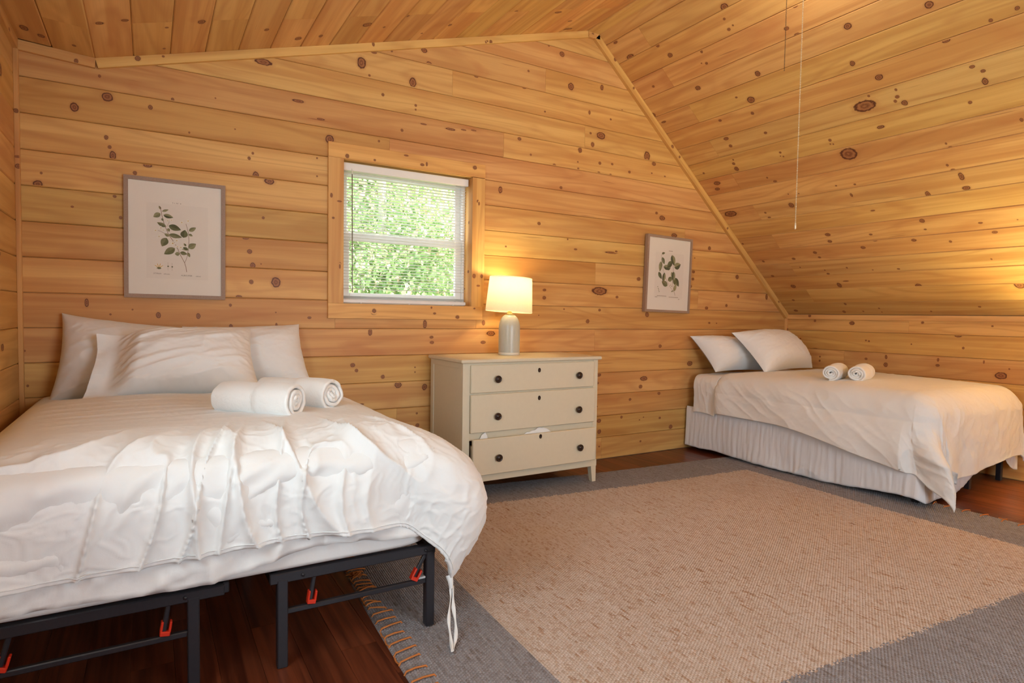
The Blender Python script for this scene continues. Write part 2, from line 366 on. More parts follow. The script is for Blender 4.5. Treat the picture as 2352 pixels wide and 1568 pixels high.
# ------------------------------------------------------------------ room shell
XL, XR, YB, YR = -0.57, 5.645, 3.95, -1.8      # left wall, knee wall, back wall, rear wall
PW = 0.181                                      # board pitch
KN_back = '-324,2239,18,22 -180,2319,24,23 17,2301,10,12 -213,2421,6,7 125,2365,7,8 341,2413,4,4 601,2675,47,17 801,2484,33,9 206,2195,4,5 444,2254,4,4 992,2284,25,25 -187,2105,9,11 -172,2056,8,9 -159,2014,14,23 540,2129,6,7 520,2097,8,9 556,2000,16,21 633,1975,27,17 -482,1821,19,19 -467,1880,5,6 -58,1934,9,10 2,1983,20,10 -152,1797,8,7 -339,1722,6,5 -126,1685,7,8 598,1753,7,7 914,2154,5,5 914,2042,5,5 936,2398,23,6 1193,2802,26,35 1545,2749,23,31 1661,2899,19,14 1626,2980,22,14 1274,2887,19,8 1396,2922,6,6 2024,2891,17,8 2428,2894,16,9 2464,3023,9,8 2768,3216,21,18 2859,2987,25,27 3166,3043,15,21 2643,3252,8,7 3045,2822,10,15 2618,2751,7,6 3265,2806,9,7 3383,2901,9,7 1246,2733,7,7 1471,2419,9,9 1337,2628,9,9 1312,2322,7,7 1567,2601,8,8 1567,2573,6,6 2394,2510,15,11 2496,2407,8,7 2959,2511,17,18 3167,2659,44,26 3084,2574,15,18 3061,2661,10,8 3672,2568,30,37 3753,2514,20,15 2939,2416,7,6 2945,2365,9,7 3162,2438,13,11 3291,2447,11,8 3153,2359,12,9 3276,2357,12,9 3479,2408,13,10 3885,2424,9,6 3731,2431,8,6 2714,2358,14,11 2781,2194,12,10 2236,2113,15,23 2582,1898,13,11 3798,2098,14,10 3867,2061,31,18 1626,2486,21,5 1928,2498,19,5 2009,2508,20,5 1827,2486,35,8 4473,1840,17,15 4272,1613,17,12 4268,1547,15,11 4233,1479,20,14 4868,1593,21,19 4891,1408,15,15 4457,1286,19,13 4728,1316,14,12 5316,1416,16,26 4500,1149,12,8 4599,1146,8,5 5290,1058,20,14 4257,776,30,21 4284,1739,7,5 -283,1222,9,21 -178,1161,5,5 47,1160,11,16 246,1158,10,15 -76,1189,4,4 462,1274,16,9 530,1365,11,12 670,1369,25,30 521,1546,14,12 538,1465,14,15 585,1476,4,4 500,1623,16,7 418,1098,9,12 672,1108,6,11 415,1224,7,8 869,1155,11,8 669,1185,4,4 -537,789,5,6 -547,969,4,5 1649,1119,13,28 1260,1063,12,21 1699,1028,13,9 1703,992,14,10 2110,1132,12,18 2172,1054,34,17 2109,989,18,11 1145,848,14,12 1170,812,10,10 1349,764,12,12 1579,821,5,5 1579,788,5,5 1457,705,24,20 1650,681,18,20 1595,500,7,7 1600,416,13,12 1692,299,7,6 1205,587,14,5 2290,1702,7,6 2855,1799,7,6 2935,1725,14,7 3355,1736,12,7 3301,1723,64,8 2643,1391,15,9 2642,1331,15,12 3188,1401,76,31 3375,1357,13,10 3611,1519,18,14 4017,1923,32,18 3192,1245,12,10 3717,1215,20,19 3071,1151,16,15 3881,939,17,14 2833,1246,7,6 2594,1194,5,4 3662,591,18,15 3698,659,37,18 3199,709,21,13 3189,641,11,8 3883,520,16,12 3546,485,13,10 3187,446,6,5 3210,325,21,15 3216,234,18,17 3455,339,11,11 3706,320,7,5 3660,300,7,5 3900,300,12,9 4037,210,20,17 3678,111,10,8 3650,181,12,5 3219,109,8,6'
KN_ls = '3612,-182,31,14 3823,-23,16,10 3482,48,15,16 3458,154,13,15 3562,335,9,8 3847,329,9,7 3505,493,22,17 3643,836,16,12 3795,1042,22,18 3773,1172,18,11 3629,1419,26,27 3520,1636,16,12 3678,1544,11,8 3689,2003,17,15 3812,1857,9,7 3503,2411,10,11 3547,2790,16,25 3714,3019,10,18 3871,3102,18,51'
KN_rs = '3822,115,20,10 3778,268,36,17 3490,292,14,11 3440,398,20,17 3748,568,12,10 3924,799,21,19 3869,890,23,9 2853,266,25,23 2897,338,9,8 2906,416,11,10 2865,403,6,6 3185,475,9,12 3200,571,10,9 3237,555,6,5 2505,641,19,12 2548,574,16,12 2434,466,15,8 2208,716,22,19 1779,777,21,20 2277,955,15,17 3383,723,22,17 2882,790,18,20 3132,904,9,7 3036,962,28,25 3083,1069,12,12 3368,1042,13,10 2170,1103,22,19 2324,1271,68,39 2122,1271,12,11 2143,1297,9,10 2111,1220,7,9 2097,1327,16,19 2274,1208,7,8 1699,1217,13,10 1659,1262,11,10 1667,1330,14,22 1430,968,10,11 1549,984,9,10 1768,1013,19,11 3411,1211,21,14 3413,1286,14,13 3071,1259,12,10 2647,1460,10,11 2658,1492,5,6 2639,1498,5,6 2292,1456,23,12 1773,1440,10,10 3048,1459,9,9 3061,1491,5,5 3041,1501,6,6 2572,1608,56,50 3482,1455,13,12 3486,1511,18,20 3465,1417,7,7 3816,1476,10,9 3751,1608,30,19 3785,1669,24,15 3272,1661,8,8 3224,1711,15,10 2021,1860,7,9 2002,1906,13,10 1972,1969,14,30 1972,2070,22,16 1976,1691,6,8 1962,1725,11,7 2704,1974,8,16 2776,1863,7,6 2640,1881,8,7 2207,2077,14,28 3211,1977,20,24 3478,2013,9,9 3469,2070,14,7 3819,1964,65,30 2613,2152,15,7 2321,2308,17,17 1979,2387,12,8 1571,1637,8,12 1772,2392,4,4 3093,1874,5,6 3180,1861,5,6 3900,2338,9,9 3055,2341,22,16 3071,2417,17,14 2721,2388,12,9 2712,2457,16,8 2438,2490,16,13 2833,2520,17,14 3256,2530,16,14 3241,2590,12,10 3488,2583,15,12 3808,2585,12,12 2206,2535,9,10 3814,2788,15,12 3478,2697,6,7 3264,2751,6,7 3253,2797,12,9 3058,2737,7,8 2856,2780,6,5 2653,2785,10,8 3669,2941,23,21 3215,2948,18,27 3135,2900,23,7 2572,2986,22,22 2328,2394,9,7 1922,2484,15,11 2008,2737,5,8 3763,3136,13,10 3322,3306,13,15 3267,3198,10,13 3141,3300,7,8 2986,3259,7,7 2980,3309,5,7 2579,3298,7,7 2219,3244,10,8 1912,3014,30,33 3812,3291,20,13'
KN_knee = '3267,1168,22,16 3636,1183,11,10 2662,1183,10,9 2162,1165,7,6 3855,1026,6,6 3785,1002,8,7 3131,1012,7,7 3104,1006,8,7 2743,996,5,5 2393,1085,26,15 2353,984,8,9 3570,834,7,7 3572,794,9,9 3124,844,12,9 3112,798,7,7 2948,872,10,17 2949,803,16,18 2531,876,8,14 2533,830,14,10 2207,882,5,13 2091,784,39,25 2040,840,5,6 3622,906,30,9'
KN_left = '3519,1429,25,8 3543,1008,30,15 3617,2268,32,27 3541,2077,21,12'

def kn(s): return [tuple(int(q)/1000 for q in k.split(',')) for k in s.split()]
def plank(parent, O, ex, ey, ez, x0, x1, y0, w, knots=(), t=0.018, c=0.0045, g=0.0009, color=None, name='plank', mat=None):
    """one board in the plane O + x*ex + y*ey, front face towards ez"""
    L = x1-x0; e = 0.0005; mb = MB()
    prof = [(g, -t), (g, -c), (g+c, 0), (w-g-c, 0), (w-g, -c), (w-g, -t)]
    V = [(x, y, z) for x in (e, L-e) for y, z in prof]; n = len(prof)
    F = [(i, i+n, (i+1) % n+n, (i+1) % n) for i in range(n)]
    F = [tuple(reversed(f)) for f in F] + [tuple(reversed(range(n))), tuple(range(n, 2*n))]
    F = [tuple(reversed(f)) for f in F]
    mb.add(V, F)
    for k, (kx, ky, rx, ry) in enumerate(sorted(knots, key=lambda q: -q[2]*q[3])):
        kx -= x0; ky -= y0; ns = 14; Vk = [(kx, ky)]
        for rr in (1.0, 1.95):
            for j in range(ns):
                a = 2*PI*j/ns; Vk.append((kx+rx*rr*math.cos(a), ky+ry*rr*math.sin(a)))
        Vk = [(min(max(a, e*2), L-e*2), min(max(b, g+c), w-g-c)) for a, b in Vk]
        z = 0.0003+0.00004*k
        Fk = [(0, 1+j, 1+(j+1) % ns) for j in range(ns)]+[(1+j, 1+ns+j, 1+ns+(j+1) % ns, 1+(j+1) % ns) for j in range(ns)]
        mb.add([(a, b, z) for a, b in Vk], Fk, 0, [((a-kx)/rx, (b-ky)/ry) for a, b in Vk])
    o = mb.build(name, mat or M['pine'], parent, color)
    ex, ey, ez = Vector(ex), Vector(ey), Vector(ez)
    m = Matrix((ex, ey, ez)).transposed().to_4x4(); m.translation = Vector(O)+ex*x0+ey*y0
    o.matrix_world = m; return o
def rk(x0, x1, y0, w, n, r=random):            # stray knots for boards the picture does not pin down
    return [(rnd.uniform(x0+.03, x1-.03), y0+rnd.uniform(.15, .85)*w, rnd.uniform(.005, .016), rnd.uniform(.005, .013)) for _ in range(n)]
def rows(parent, O, ex, ey, ez, row_list, knots, rand_range=None, tint=None):
    for (x0, x1, y0, w) in row_list:
        ks = [k for k in knots if x0 <= k[0] < x1 and y0 <= k[1] < y0+w]
        if rand_range: 
            a, b = max(x0, rand_range[0]), min(x1, rand_range[1])
            if b-a > .3: ks += rk(a, b, y0, w, int((b-a)*1.6))
        plank(parent, O, ex, ey, ez, x0, x1, y0, w, ks, color=(tint(x0, y0) if tint else None))
def structure(name, mb, mat, loc=None):
    o = mb.build(name, mat); o['kind'] = 'structure'; return o
# window opening in the back wall
WX0, WX1, WZ0, WZ1 = 1.078, 1.998, 1.25, 2.172
TH = 0.10
mb = MB()                                       # stud wall behind the boards
yw0, yw1 = YB+0.018, YB+0.018+TH
mb.box((XL-.12, yw0, -.02), (WX0-.02, yw1, 3.6)); mb.box((WX1+.02, yw0, -.02), (XR+.12, yw1, 3.6))
mb.box((WX0-.02, yw0, -.02), (WX1+.02, yw1, WZ0-.02)); mb.box((WX0-.02, yw0, WZ1+.02), (WX1+.02, yw1, 3.6))
wall_back = structure('wall_back', mb, M['siding'])
def gable(z):                                   # x extent of the room at height z
    x0, x1 = XL, XR
    if z > 2.504: x0 = max(XL, -0.232+(z-2.504)/0.2912) if z > 2.53 else XL
    if z > 1.244: x1 = 3.104+(3.435-z)/0.864
    return x0, x1
joints = {15: [1.839], 13: [2.259], 14: [3.005], 12: [1.385], 8: [3.14], 6: [2.002], 5: [3.146], 0: [3.241], 7: [4.341], 16: [2.62], 9: [3.75], 4: [2.2], 2: [1.45], 10: [4.15], 11: [4.55], 3: [2.0]}
kb = kn(KN_back); RL = []
for k in range(0, 19):
    z0 = 0.001+k*PW; w = PW
    a, b = gable(z0)
    if b-a < 0.12: continue
    segs = [(max(a-.02, XL), min(b+.02, XR))]
    if z0 < WZ1+.03 and z0+w > WZ0-.03:
        if z0+w <= WZ0+.0 or z0 >= WZ1-.0: pass
        segs = [(segs[0][0], WX0-.05), (WX1+.05, segs[0][1])] if (z0 < WZ1 and z0+w > WZ0) else segs
    if z0 < WZ0 < z0+w: RL.append((WX0-.05, WX1+.05, z0, WZ0-.004-z0))
    for j in joints.get(k, []):
        segs = [q for s in segs for q in ([(s[0], j), (j, s[1])] if s[0]+.05 < j < s[1]-.05 else [s])]
    for s in segs: RL.append((s[0], s[1], z0, w))
def tint_back(x, z):
    k = round((z-.001)/PW)
    if k == 8 and 1.9 < x < 3: return (0.88, 0.78, 0.68, 1)
    if k == 8 and x < 0: return (0.86, 0.75, 0.70, 1)
    if k == 12 and x < 0: return (0.90, 0.80, 0.74, 1)
    v = rnd.uniform(.93, 1.05); return (v, v*rnd.uniform(.95, 1.02), v*rnd.uniform(.92, 1.03), 1)
rows(wall_back, (0, YB, 0), (1, 0, 0), (0, 0, 1), (0, -1, 0), RL, kb, None, tint_back)
def tint_any(x, z):
    v = rnd.uniform(.93, 1.06); return (v, v*rnd.uniform(.95, 1.03), v*rnd.uniform(.92, 1.05), 1)
# knee wall (right)
mb = MB(); mb.box((XR+.018, YR-.1, -.02), (XR+.12, YB+.12, 1.26)); wall_right = structure('wall_right', mb, M['siding'])
kk = [(YB-a, b, c, d) for a, b, c, d in kn(KN_knee)]; RL = []
for k in range(7):
    z0 = .001+k*PW; w = PW if k < 6 else 1.244-z0
    j = {6: [YB-2.769], 5: [4.6], 4: [.62], 3: [3.6], 2: [1.9], 1: [2.9], 0: [1.2]}.get(k, [])
    pts = [0]+j+[YB-YR]
    for a, b in zip(pts, pts[1:]): RL.append((a, b, z0, w))
rows(wall_right, (XR, YB, 0), (0, -1, 0), (0, 0, 1), (-1, 0, 0), RL, kk, None, tint_any)
# left wall with the dormer window beside the bed (outside the frame)
LW = (0.52, 1.78, 1.08, 2.12)                   # y0 y1 z0 z1
mb = MB(); X0, X1 = XL-.12, XL-.018
mb.box((X0, YR-.1, -.02), (X1, LW[0], 2.6)); mb.box((X0, LW[1], -.02), (X1, YB+.12, 2.6)); mb.box((X0, LW[0], -.02), (X1, LW[1], LW[2])); mb.box((X0, LW[0], LW[3]), (X1, LW[1], 2.6))
wall_left = structure('wall_left', mb, M['siding'])
kl = kn(KN_left); RL = []
for k in range(14):
    z0 = .001+k*PW; w = PW if z0+PW < 2.52 else 2.527-z0
    if z0 < LW[3] and z0+w > LW[2]: RL += [(LW[1]+.01, YB, z0, w), (YR, LW[0]-.01, z0, w)]
    else: RL.append((YR, YB, z0, w))
rows(wall_left, (XL, 0, 0), (0, 1, 0), (0, 0, 1), (1, 0, 0), RL, kl, None, tint_any)
# rear wall behind the camera, with an opening added for the rear fill light
mb = MB(); RWn = (1.0, 2.7, 0.65, 2.15); y0, y1 = YR-.1, YR
mb.box((XL-.12, y0, -.02), (RWn[0], y1, 3.6)); mb.box((RWn[1], y0, -.02), (XR+.12, y1, 3.6))
mb.box((RWn[0], y0, -.02), (RWn[1], y1, RWn[2])); mb.box((RWn[0], y0, RWn[3]), (RWn[1], y1, 3.6))

wall_rear = structure('wall_rear', mb, M['pine'])
wall_rear.color = (.95, .95, .95, 1)
# ceiling: right slope, ridge board, left shed slope, short level strip
ceiling = empty('ceiling'); ceiling['kind'] = 'structure'
A = Vector((3.104, 0, 3.435)); B = Vector((5.64, 0, 1.244)); U = (B-A).normalized(); LR = (B-A).length; N1 = Vector((-U.z*-1*-1, 0, 0))
N1 = Vector((0, 1, 0)).cross(U)
def roof_slab(a, b, n, nm):
    mb = MB(); o = -0.018*n; p = [Vector((q.x, y, q.z))+o*1 for q in (a, b) for y in (YR-.1, YB+.12)]; q2 = [v-n*.1 for v in p]
    mb.add(p+q2, [(0, 1, 3, 2), (4, 6, 7, 5), (0, 2, 6, 4), (1, 5, 7, 3), (0, 4, 5, 1), (2, 3, 7, 6)]); mb.build(nm, M['siding'], ceiling)
roof_slab(A, B+U*.1, N1, 'roof_panel')
kr = [(a-YR, b, c, d) for a, b, c, d in kn(KN_rs)]; RL = []
pts = [-0.08]+[.1+i*PW for i in range(18)]+[LR]
for i in range(len(pts)-1):
    y0, w = pts[i], pts[i+1]-pts[i]
    j = [3.555+rnd.uniform(-.01, .03)-YR] if i % 2 == 1 else []
    j = [rnd.uniform(.6, 2.2)]+j
    q = [0]+j+[YB-YR]
    for a, b in zip(q, q[1:]): RL.append((a, b, y0, w))
rows(ceiling, (A.x, YR, A.z), (0, 1, 0), U, N1, RL, kr, (0, 2.4), tint_any)
A2 = Vector((-0.232, 0, 2.504)); B2 = Vector((3.003, 0, 3.446)); U2 = (B2-A2).normalized(); L2 = (B2-A2).length; N2 = Vector((0, 1, 0)).cross(U2)
roof_slab(A2, B2+U2*.12, N2, 'roof_panel')
ks = [(a-YR, b, c, d) for a, b, c, d in kn(KN_ls)]; RL = []
for i in range(19):
    y0 = i*PW; w = min(PW, L2-y0)
    if w < .02: continue
    q = [0, rnd.uniform(.8, 2.6)]+([3.50-YR+rnd.uniform(-.01, .03)] if i % 2 == 1 else [])+[YB-YR]
    for a, b in zip(q, q[1:]): RL.append((a, b, y0, w))
rows(ceiling, (A2.x, YR, A2.z), (0, 1, 0), U2, N2, RL, ks, (0, 4.6), tint_any)
A3 = Vector((XL, 0, 2.527)); U3 = (A2-A3).normalized(); L3 = (A2-A3).length; N3 = Vector((0, 1, 0)).cross(U3)
roof_slab(A3-U3*.1, A2, N3, 'roof_panel')
rows(ceiling, (A3.x, YR, A3.z), (0, 1, 0), U3, N3, [(0, 5.72, 0, L3-PW), (0, 5.35, L3-PW, PW), (5.35, 5.75, L3-PW, PW)], [(5.55, .07, .03, .016), (5.6, .13, .02, .014), (5.62, .26, .012, .008)], (0, 4.9), tint_any)
mb = MB(); mb.box((2.98, YR-.1, 3.452), (3.13, YB+.12, 3.56)); mb.build('ridge_backing', M['siding'], ceiling)
plank(ceiling, (2.995, YR, 3.436), (0, 1, 0), (1, 0, 0), (0, 0, -1), 0, YB-YR, 0, .112, rk(0, 5.7, 0, .112, 12), name='ridge_board')
# floor
mb = MB(); mb.box((XL-.12, YR-.1, -.14), (XR+.12, YB+.12, -.012)); floor = structure('floor', mb, M['siding'])
fw = 0.127; i = 0; x = XL
while x < XR:
    w = min(fw, XR-x); q = [YR, YR+rnd.uniform(.4, 1.8)]
    while q[-1] < YB-.3: q.append(q[-1]+rnd.uniform(1.1, 1.5))
    q[-1] = YB
    for a, b in zip(q, q[1:]):
        plank(floor, (x+w, 0, 0), (0, 1, 0), (-1, 0, 0), (0, 0, 1), a, b, 0, w, (), t=.011, c=.0012, g=.0002, mat=M['floor'])
    x += fw
# trims ------------------------------------------------------------
trim_no = [0]
LT = (1.05, 1.04, 1.04, 1)
def trim(p0, p1, w, t, face, side, kn_n=3, name=None, color=LT):
    """square-edged moulding from p0 to p1; 'face' is its outward normal, 'side' the direction of its width"""
    trim_no[0] += 1
    p0, p1 = Vector(p0), Vector(p1); ex = (p1-p0).normalized(); ez = Vector(face).normalized(); ey = ez.cross(ex).normalized(); L = (p1-p0).length
    O = p0.copy(); 
    if ey.dot(Vector(side)) < 0: O = O-ey*w
    o = plank(None, O+ez*t, ex, ey, ez, 0, L, 0, w, rk(0, L, 0, w, kn_n) if w < .06 else rk(0, L, 0, w, kn_n), t=t, c=.0015, g=0, color=color, name=name or 'trim_%d' % trim_no[0])
    if name is None: o['kind'] = 'structure'
    return o
F_ = (0, -1, 0)
trim((A2.x, YB, A2.z), (B2.x, YB, B2.z), .05, .022, F_, (0, 0, -1), 6)                      # under the shed slope
trim((XL, YB, A3.z), (A2.x+.004, YB, A2.z), .05, .022, F_, (0, 0, -1), 1, color=(1, .93, .92, 1))
trim((B2.x, YB, 3.437), (A.x+.01, YB, 3.437), .04, .03, F_, (0, 0, -1), 1)
trim((A.x, YB, A.z), (B.x, YB, B.z), .054, .030, F_, (-1, 0, -1), 6, color=(1.12, 1.12, 1.1, 1))       # right gable edge
trim((XR, YB, 1.244), (XR, YR, 1.244), .045, .022, (-1, 0, 0), (0, 0, -1), 8, color=(1.12, 1.12, 1.12, 1))   # over the knee wall
trim((XR, YB-.001, 0), (XR, YB-.001, 1.199), .03, .022, F_, (-1, 0, 0), 2, color=(1.15, 1.15, 1.15, 1))
trim((XL, YB-.001, 0), (XL, YB-.001, 2.478), .021, .024, F_, (1, 0, 0), 4, color=(.98, .92, .9, 1))
trim((XL, YB-.022, 2.527), (XL, YR, 2.527), .05, .022, (1, 0, 0), (0, 0, -1), 5)
# ------------------------------------------------------------------ window_1: casing, jamb, sashes, panes
win = empty('window_1', (0, 0, 0)); win['kind'] = 'structure'
CT = (1.12, 1.10, 1.06, 1)
def casing(p0, p1, w, side, n):
    o = trim(p0, p1, w, .019, F_, side, n, name='casing', color=CT)
    o.parent = win
casing((.980, YB, WZ1), (2.100, YB, WZ1+.004), .095, (0, 0, 1), 6)
casing((.980, YB, WZ0), (2.090, YB, WZ0), .096, (0, 0, -1), 6)
casing((WX0, YB, WZ0), (WX0, YB, WZ1), .098, (-1, 0, 0), 5)
casing((WX1, YB, WZ0), (WX1, YB, WZ1), .102, (1, 0, 0), 5)
YJ = YB+.118
def jamb(p0, p1, face):
    p0, p1 = Vector(p0), Vector(p1); ex = (p1-p0).normalized(); ez = Vector(face); ey = ez.cross(ex); L = (p1-p0).length; W = YJ-YB
    O = p0 if ey.y > 0 else p0-ey*W
    plank(win, O-Vector(win.location)*0, ex, ey, ez, 0, L, 0, W, rk(0, L, 0, W, 3), t=.015, c=.001, g=0, color=(1.1, 1.12, .95, 1), name='jamb')
jamb((WX0, YB, WZ0), (WX0, YB, WZ1), (1, 0, 0)); jamb((WX1, YB, WZ0), (WX1, YB, WZ1), (-1, 0, 0)); jamb((WX0, YB, WZ1), (WX1, YB, WZ1), (0, 0, -1)); jamb((WX0, YB, WZ0), (WX1, YB, WZ0), (0, 0, 1))
def framebox(nm, x0, x1, z0, z1, ya, yb, sw, rw, mat, pane_y):
    mb = MB(); mb.box((x0, ya, z0), (x0+sw, yb, z1), .004); mb.box((x1-sw, ya, z0), (x1, yb, z1), .004); mb.box((x0+sw, ya, z0), (x1-sw, yb, z0+rw), .004); mb.box((x0+sw, ya, z1-rw), (x1-sw, yb, z1), .004)
    s = mb.build(nm, M['vinyl'], win)
    g = MB(); g.box((x0+sw, pane_y, z0+rw), (x1-sw, pane_y+.004, z1-rw)); g.build('pane', M['glass'], s)
    return s
framebox('sash_frame', WX0, WX1, WZ0, WZ1, YJ-.02, YJ+.05, .022, .022, M['vinyl'], YJ+.2).children[0].name
for c_ in list(win.children):
    if c_.name.startswith('sash_frame'):
        for g_ in list(c_.children): bpy.data.objects.remove(g_)
        c_.name = 'outer_frame'
framebox('sash', WX0+.022, WX1-.022, 1.675, WZ1-.022, YJ+.018, YJ+.042, .042, .045, M['vinyl'], YJ+.03)
framebox('sash', WX0+.022, WX1-.022, WZ0+.022, 1.725, YJ-.012, YJ+.014, .050, .052, M['vinyl'], YJ)
# window_2: dormer window beside the bed, outside the frame
win2 = empty('window_2', (0, 0, 0)); win2['kind'] = 'structure'
mb = MB(); a, b, c, d = LW
for lo, hi in (((XL-.12, a, c), (XL, a+.04, d)), ((XL-.12, b-.04, c), (XL, b, d)), ((XL-.12, a, c), (XL, b, c+.04)), ((XL-.12, a, d-.04), (XL, b, d))): mb.box(lo, hi)
o = mb.build('outer_frame', M['vinyl'], win2)
# ------------------------------------------------------------------ mini blind
bl = empty('mini_blind', (WX0, YB, WZ0)); tag(bl, 'white horizontal mini blind hanging open in the pine window recess', 'blind')
def child(mb, nm, mat, par, color=None, smooth=None, root=None):
    o = mb.build(nm, mat, par, color); r = par
    while r.parent: r = r.parent
    return o
def cbox(nm, lo, hi, mat, par, c=.002):
    mb = MB(); mb.box(lo, hi, c); return mb.build(nm, mat, par)
BW = WX1-WX0; BH = WZ1-WZ0
YS = .052
cbox('head_rail', (.006, YS-.03, BH-.062), (BW-.012, YS+.016, BH-.012), M['blind'], bl, .003)
mb = MB(); mb.box((.008, YS-.014, .006), (BW-.016, YS+.014, .030), .004); br_ = mb.build('bottom_rail', M['blind'], bl)
for x in (.13, .47, .80):
    mb = MB(); mb.lathe([(0, -.012), (.005, -.010), (.006, -.004), (.004, 0)], 10, (x, YS-.016, .012)); mb.build('cord_button', M['vinyl'], br_)
zt_ = BH-.075; zb_ = .040; ns_ = 42
sl = MB(); n_ = 6
V = []; wv = .0125
for x in (.012, BW-.020):
    for i in range(n_+1):
        t_ = i/n_*2-1; V.append((x, wv*t_, .0022*(1-t_*t_)))
sl.add(V, [(i, i+1, n_+2+i, n_+1+i) for i in range(n_)], smooth=True)
slat0 = sl.build('slat', M['blind'], bl)
for i in range(ns_):
    o = slat0 if i == 0 else link(slat0.copy(), bl)
    z = zb_+(zt_-zb_)*(i/(ns_-1))
    if i < 3: z = .036+i*.006
    o.location = (0, YS, z); o.rotation_euler = (math.radians(-9+rnd.uniform(-1.5, 1.5)), 0, rnd.uniform(-.001, .001))
for x in (.13, .47, .80):
    mb = MB()
    for dy in (-.0128, .0128): mb.tube([(x, YS+dy, .03), (x, YS+dy, BH-.06)], .0006, 5)
    mb.build('ladder_cord', M['blind'], bl)
mb = MB(); mb.tube([(.062, YS-.038, BH-.085), (.066, YS-.040, .075)], .0036, 6); mb.build('tilt_wand', M['wand'], bl)
mb = MB(); mb.tube([(.062, YS-.032, BH-.05), (.062, YS-.038, BH-.065), (.062, YS-.038, BH-.088)], .0025, 6); mb.build('wand_hook', M['vinyl'], bl)
mb = MB(); mb.tube([(.80, YS-.034, BH-.05), (.805, YS-.036, BH-.3), (.80, YS-.034, BH-.62)], .0010, 5); mb.build('lift_cord', M['blind'], bl)
# ------------------------------------------------------------------ outdoors
def leaf_cloud(name, pts, size, mats, parent, seed):
    rg = np.random.default_rng(seed); n = len(pts); d = rg.normal(size=(n, 3)); d /= np.linalg.norm(d, axis=1, keepdims=True)
    e = np.cross(d, rg.normal(size=(n, 3))); e /= np.linalg.norm(e, axis=1, keepdims=True)
    s = size*rg.uniform(.6, 1.25, n)[:, None]; P = np.array(pts); up = np.cross(d, e)*0.25
    q = np.stack([P, P+d*s*.45+e*s*.34+up*s*.4, P+d*s, P+d*s*.45-e*s*.34+up*s*.4], axis=1)
    me = bpy.data.meshes.new(name); me.vertices.add(n*4); me.vertices.foreach_set('co', q.astype(np.float32).ravel())
    me.loops.add(n*4); me.loops.foreach_set('vertex_index', np.arange(n*4, dtype=np.int32)); me.polygons.add(n); me.polygons.foreach_set('loop_start', np.arange(0, n*4, 4, dtype=np.int32))
    for m in mats: me.materials.append(m)
    me.polygons.foreach_set('material_index', rg.choice(len(mats), n, p=[.55, .37, .08][:len(mats)] if len(mats) == 3 else None).astype(np.int32)); me.update(calc_edges=True)
    o = bpy.data.objects.new(name, me); o['kind'] = 'stuff'; return link(o, parent)
def tree(label, x, y, zg, h, r, n, seed, trunk_r=.09, lean=0.0, crown0=.15, ls=.16, cat='tree'):
    t = empty('broadleaf_tree' if cat == 'tree' else 'leafy_shrub', (x, y, zg)); tag(t, label, cat)
    mb = MB(); rg = random.Random(seed)
    tp = [(lean*k/6*h*.2+rg.uniform(-.04, .04), rg.uniform(-.04, .04), h*.9*k/6) for k in range(7)]
    mb.tube(tp, [trunk_r*(1-.11*k) for k in range(7)], 9); mb.build('trunk', M['bark'], t)
    for k in range(7):
        i = rg.randint(2, 5); a = rg.uniform(0, 2*PI); L = r*rg.uniform(.6, 1.0); p = Vector(tp[i]); e = p+Vector((math.cos(a)*L, math.sin(a)*L, L*rg.uniform(.2, .7)))
        mb = MB(); mb.tube([p, (p+e)/2+Vector((0, 0, .12)), e], [trunk_r*.32, trunk_r*.22, trunk_r*.1], 6); mb.build('branch', M['bark'], t)
    g = np.random.default_rng(seed); cl = []
    nc = 70
    for k in range(nc):
        u = g.uniform(0, 1); a = g.uniform(0, 2*PI); zz = h*(crown0+(1-crown0)*u); rr = r*math.sqrt(max(.05, 1-(2*u-.9)**2*.8))*math.sqrt(g.uniform(.1, 1)); cl.append((rr*math.cos(a)+lean*zz*.2, rr*math.sin(a), zz))
    cl = np.array(cl); pts = cl[g.integers(0, nc, n*2)]+g.normal(size=(n*2, 3))*np.array([r*.17, r*.17, r*.14])
    leaf_cloud('foliage', pts, ls*.62, [M['leaf_a'], M['leaf_b'], M['leaf_c']], t, seed); return t
mb = MB(); GN = 24; hv = []
for i in range(GN+1):
    for j in range(GN+1):
        x = -14+40*i/GN; y = 4.2+24*j/GN; hv.append((x, y, -2.4+max(0, y-7)*.33+.25*math.sin(x*.9)*math.sin(y*.7)))
mb.add(hv, [(i*(GN+1)+j, (i+1)*(GN+1)+j, (i+1)*(GN+1)+j+1, i*(GN+1)+j+1) for i in range(GN) for j in range(GN)], smooth=True); structure('hillside', mb, M['earth'])
gz = lambda y: -2.4+max(0, y-7)*.33
tree('pale forked tree with thin leafy crown seen through the left of the window', 3.05, 9.0, gz(9), 7.5, 1.5, 6000, 11, .11, 0, .45, .15)
tree('round bright shrub filling the window below its centre', 4.3, 8.6, gz(8.6), 5.1, 1.7, 9000, 12, .05, 0, .1, .15, 'shrub')
tree('tall tree behind the shrub at the right of the window', 5.6, 11.2, gz(11.2), 8.5, 2.2, 9000, 13, .13, 0, .2, .18)
tree('dense tree beyond the forked tree at the left of the window', 2.2, 12.2, gz(12.2), 9, 2.5, 9000, 14, .15, 0, .1, .2)
tree('low shrub at the lower left of the window', 2.5, 8.2, gz(8.2), 4.0, 1.3, 6000, 15, .05, 0, .1, .14, 'shrub')
tree('tall tree on the slope in the middle of the window', 4.6, 14.5, gz(14.5), 9, 3.0, 9000, 16, .16, 0, .05, .22)
tree('spreading tree on the far right of the slope outside', 8.4, 13.5, gz(13.5), 9, 3.0, 8000, 17, .16, 0, .05, .22)
tree('spreading tree on the far left of the slope outside', -1.2, 13.0, gz(13), 9, 3.0, 8000, 18, .16, 0, .05, .22)
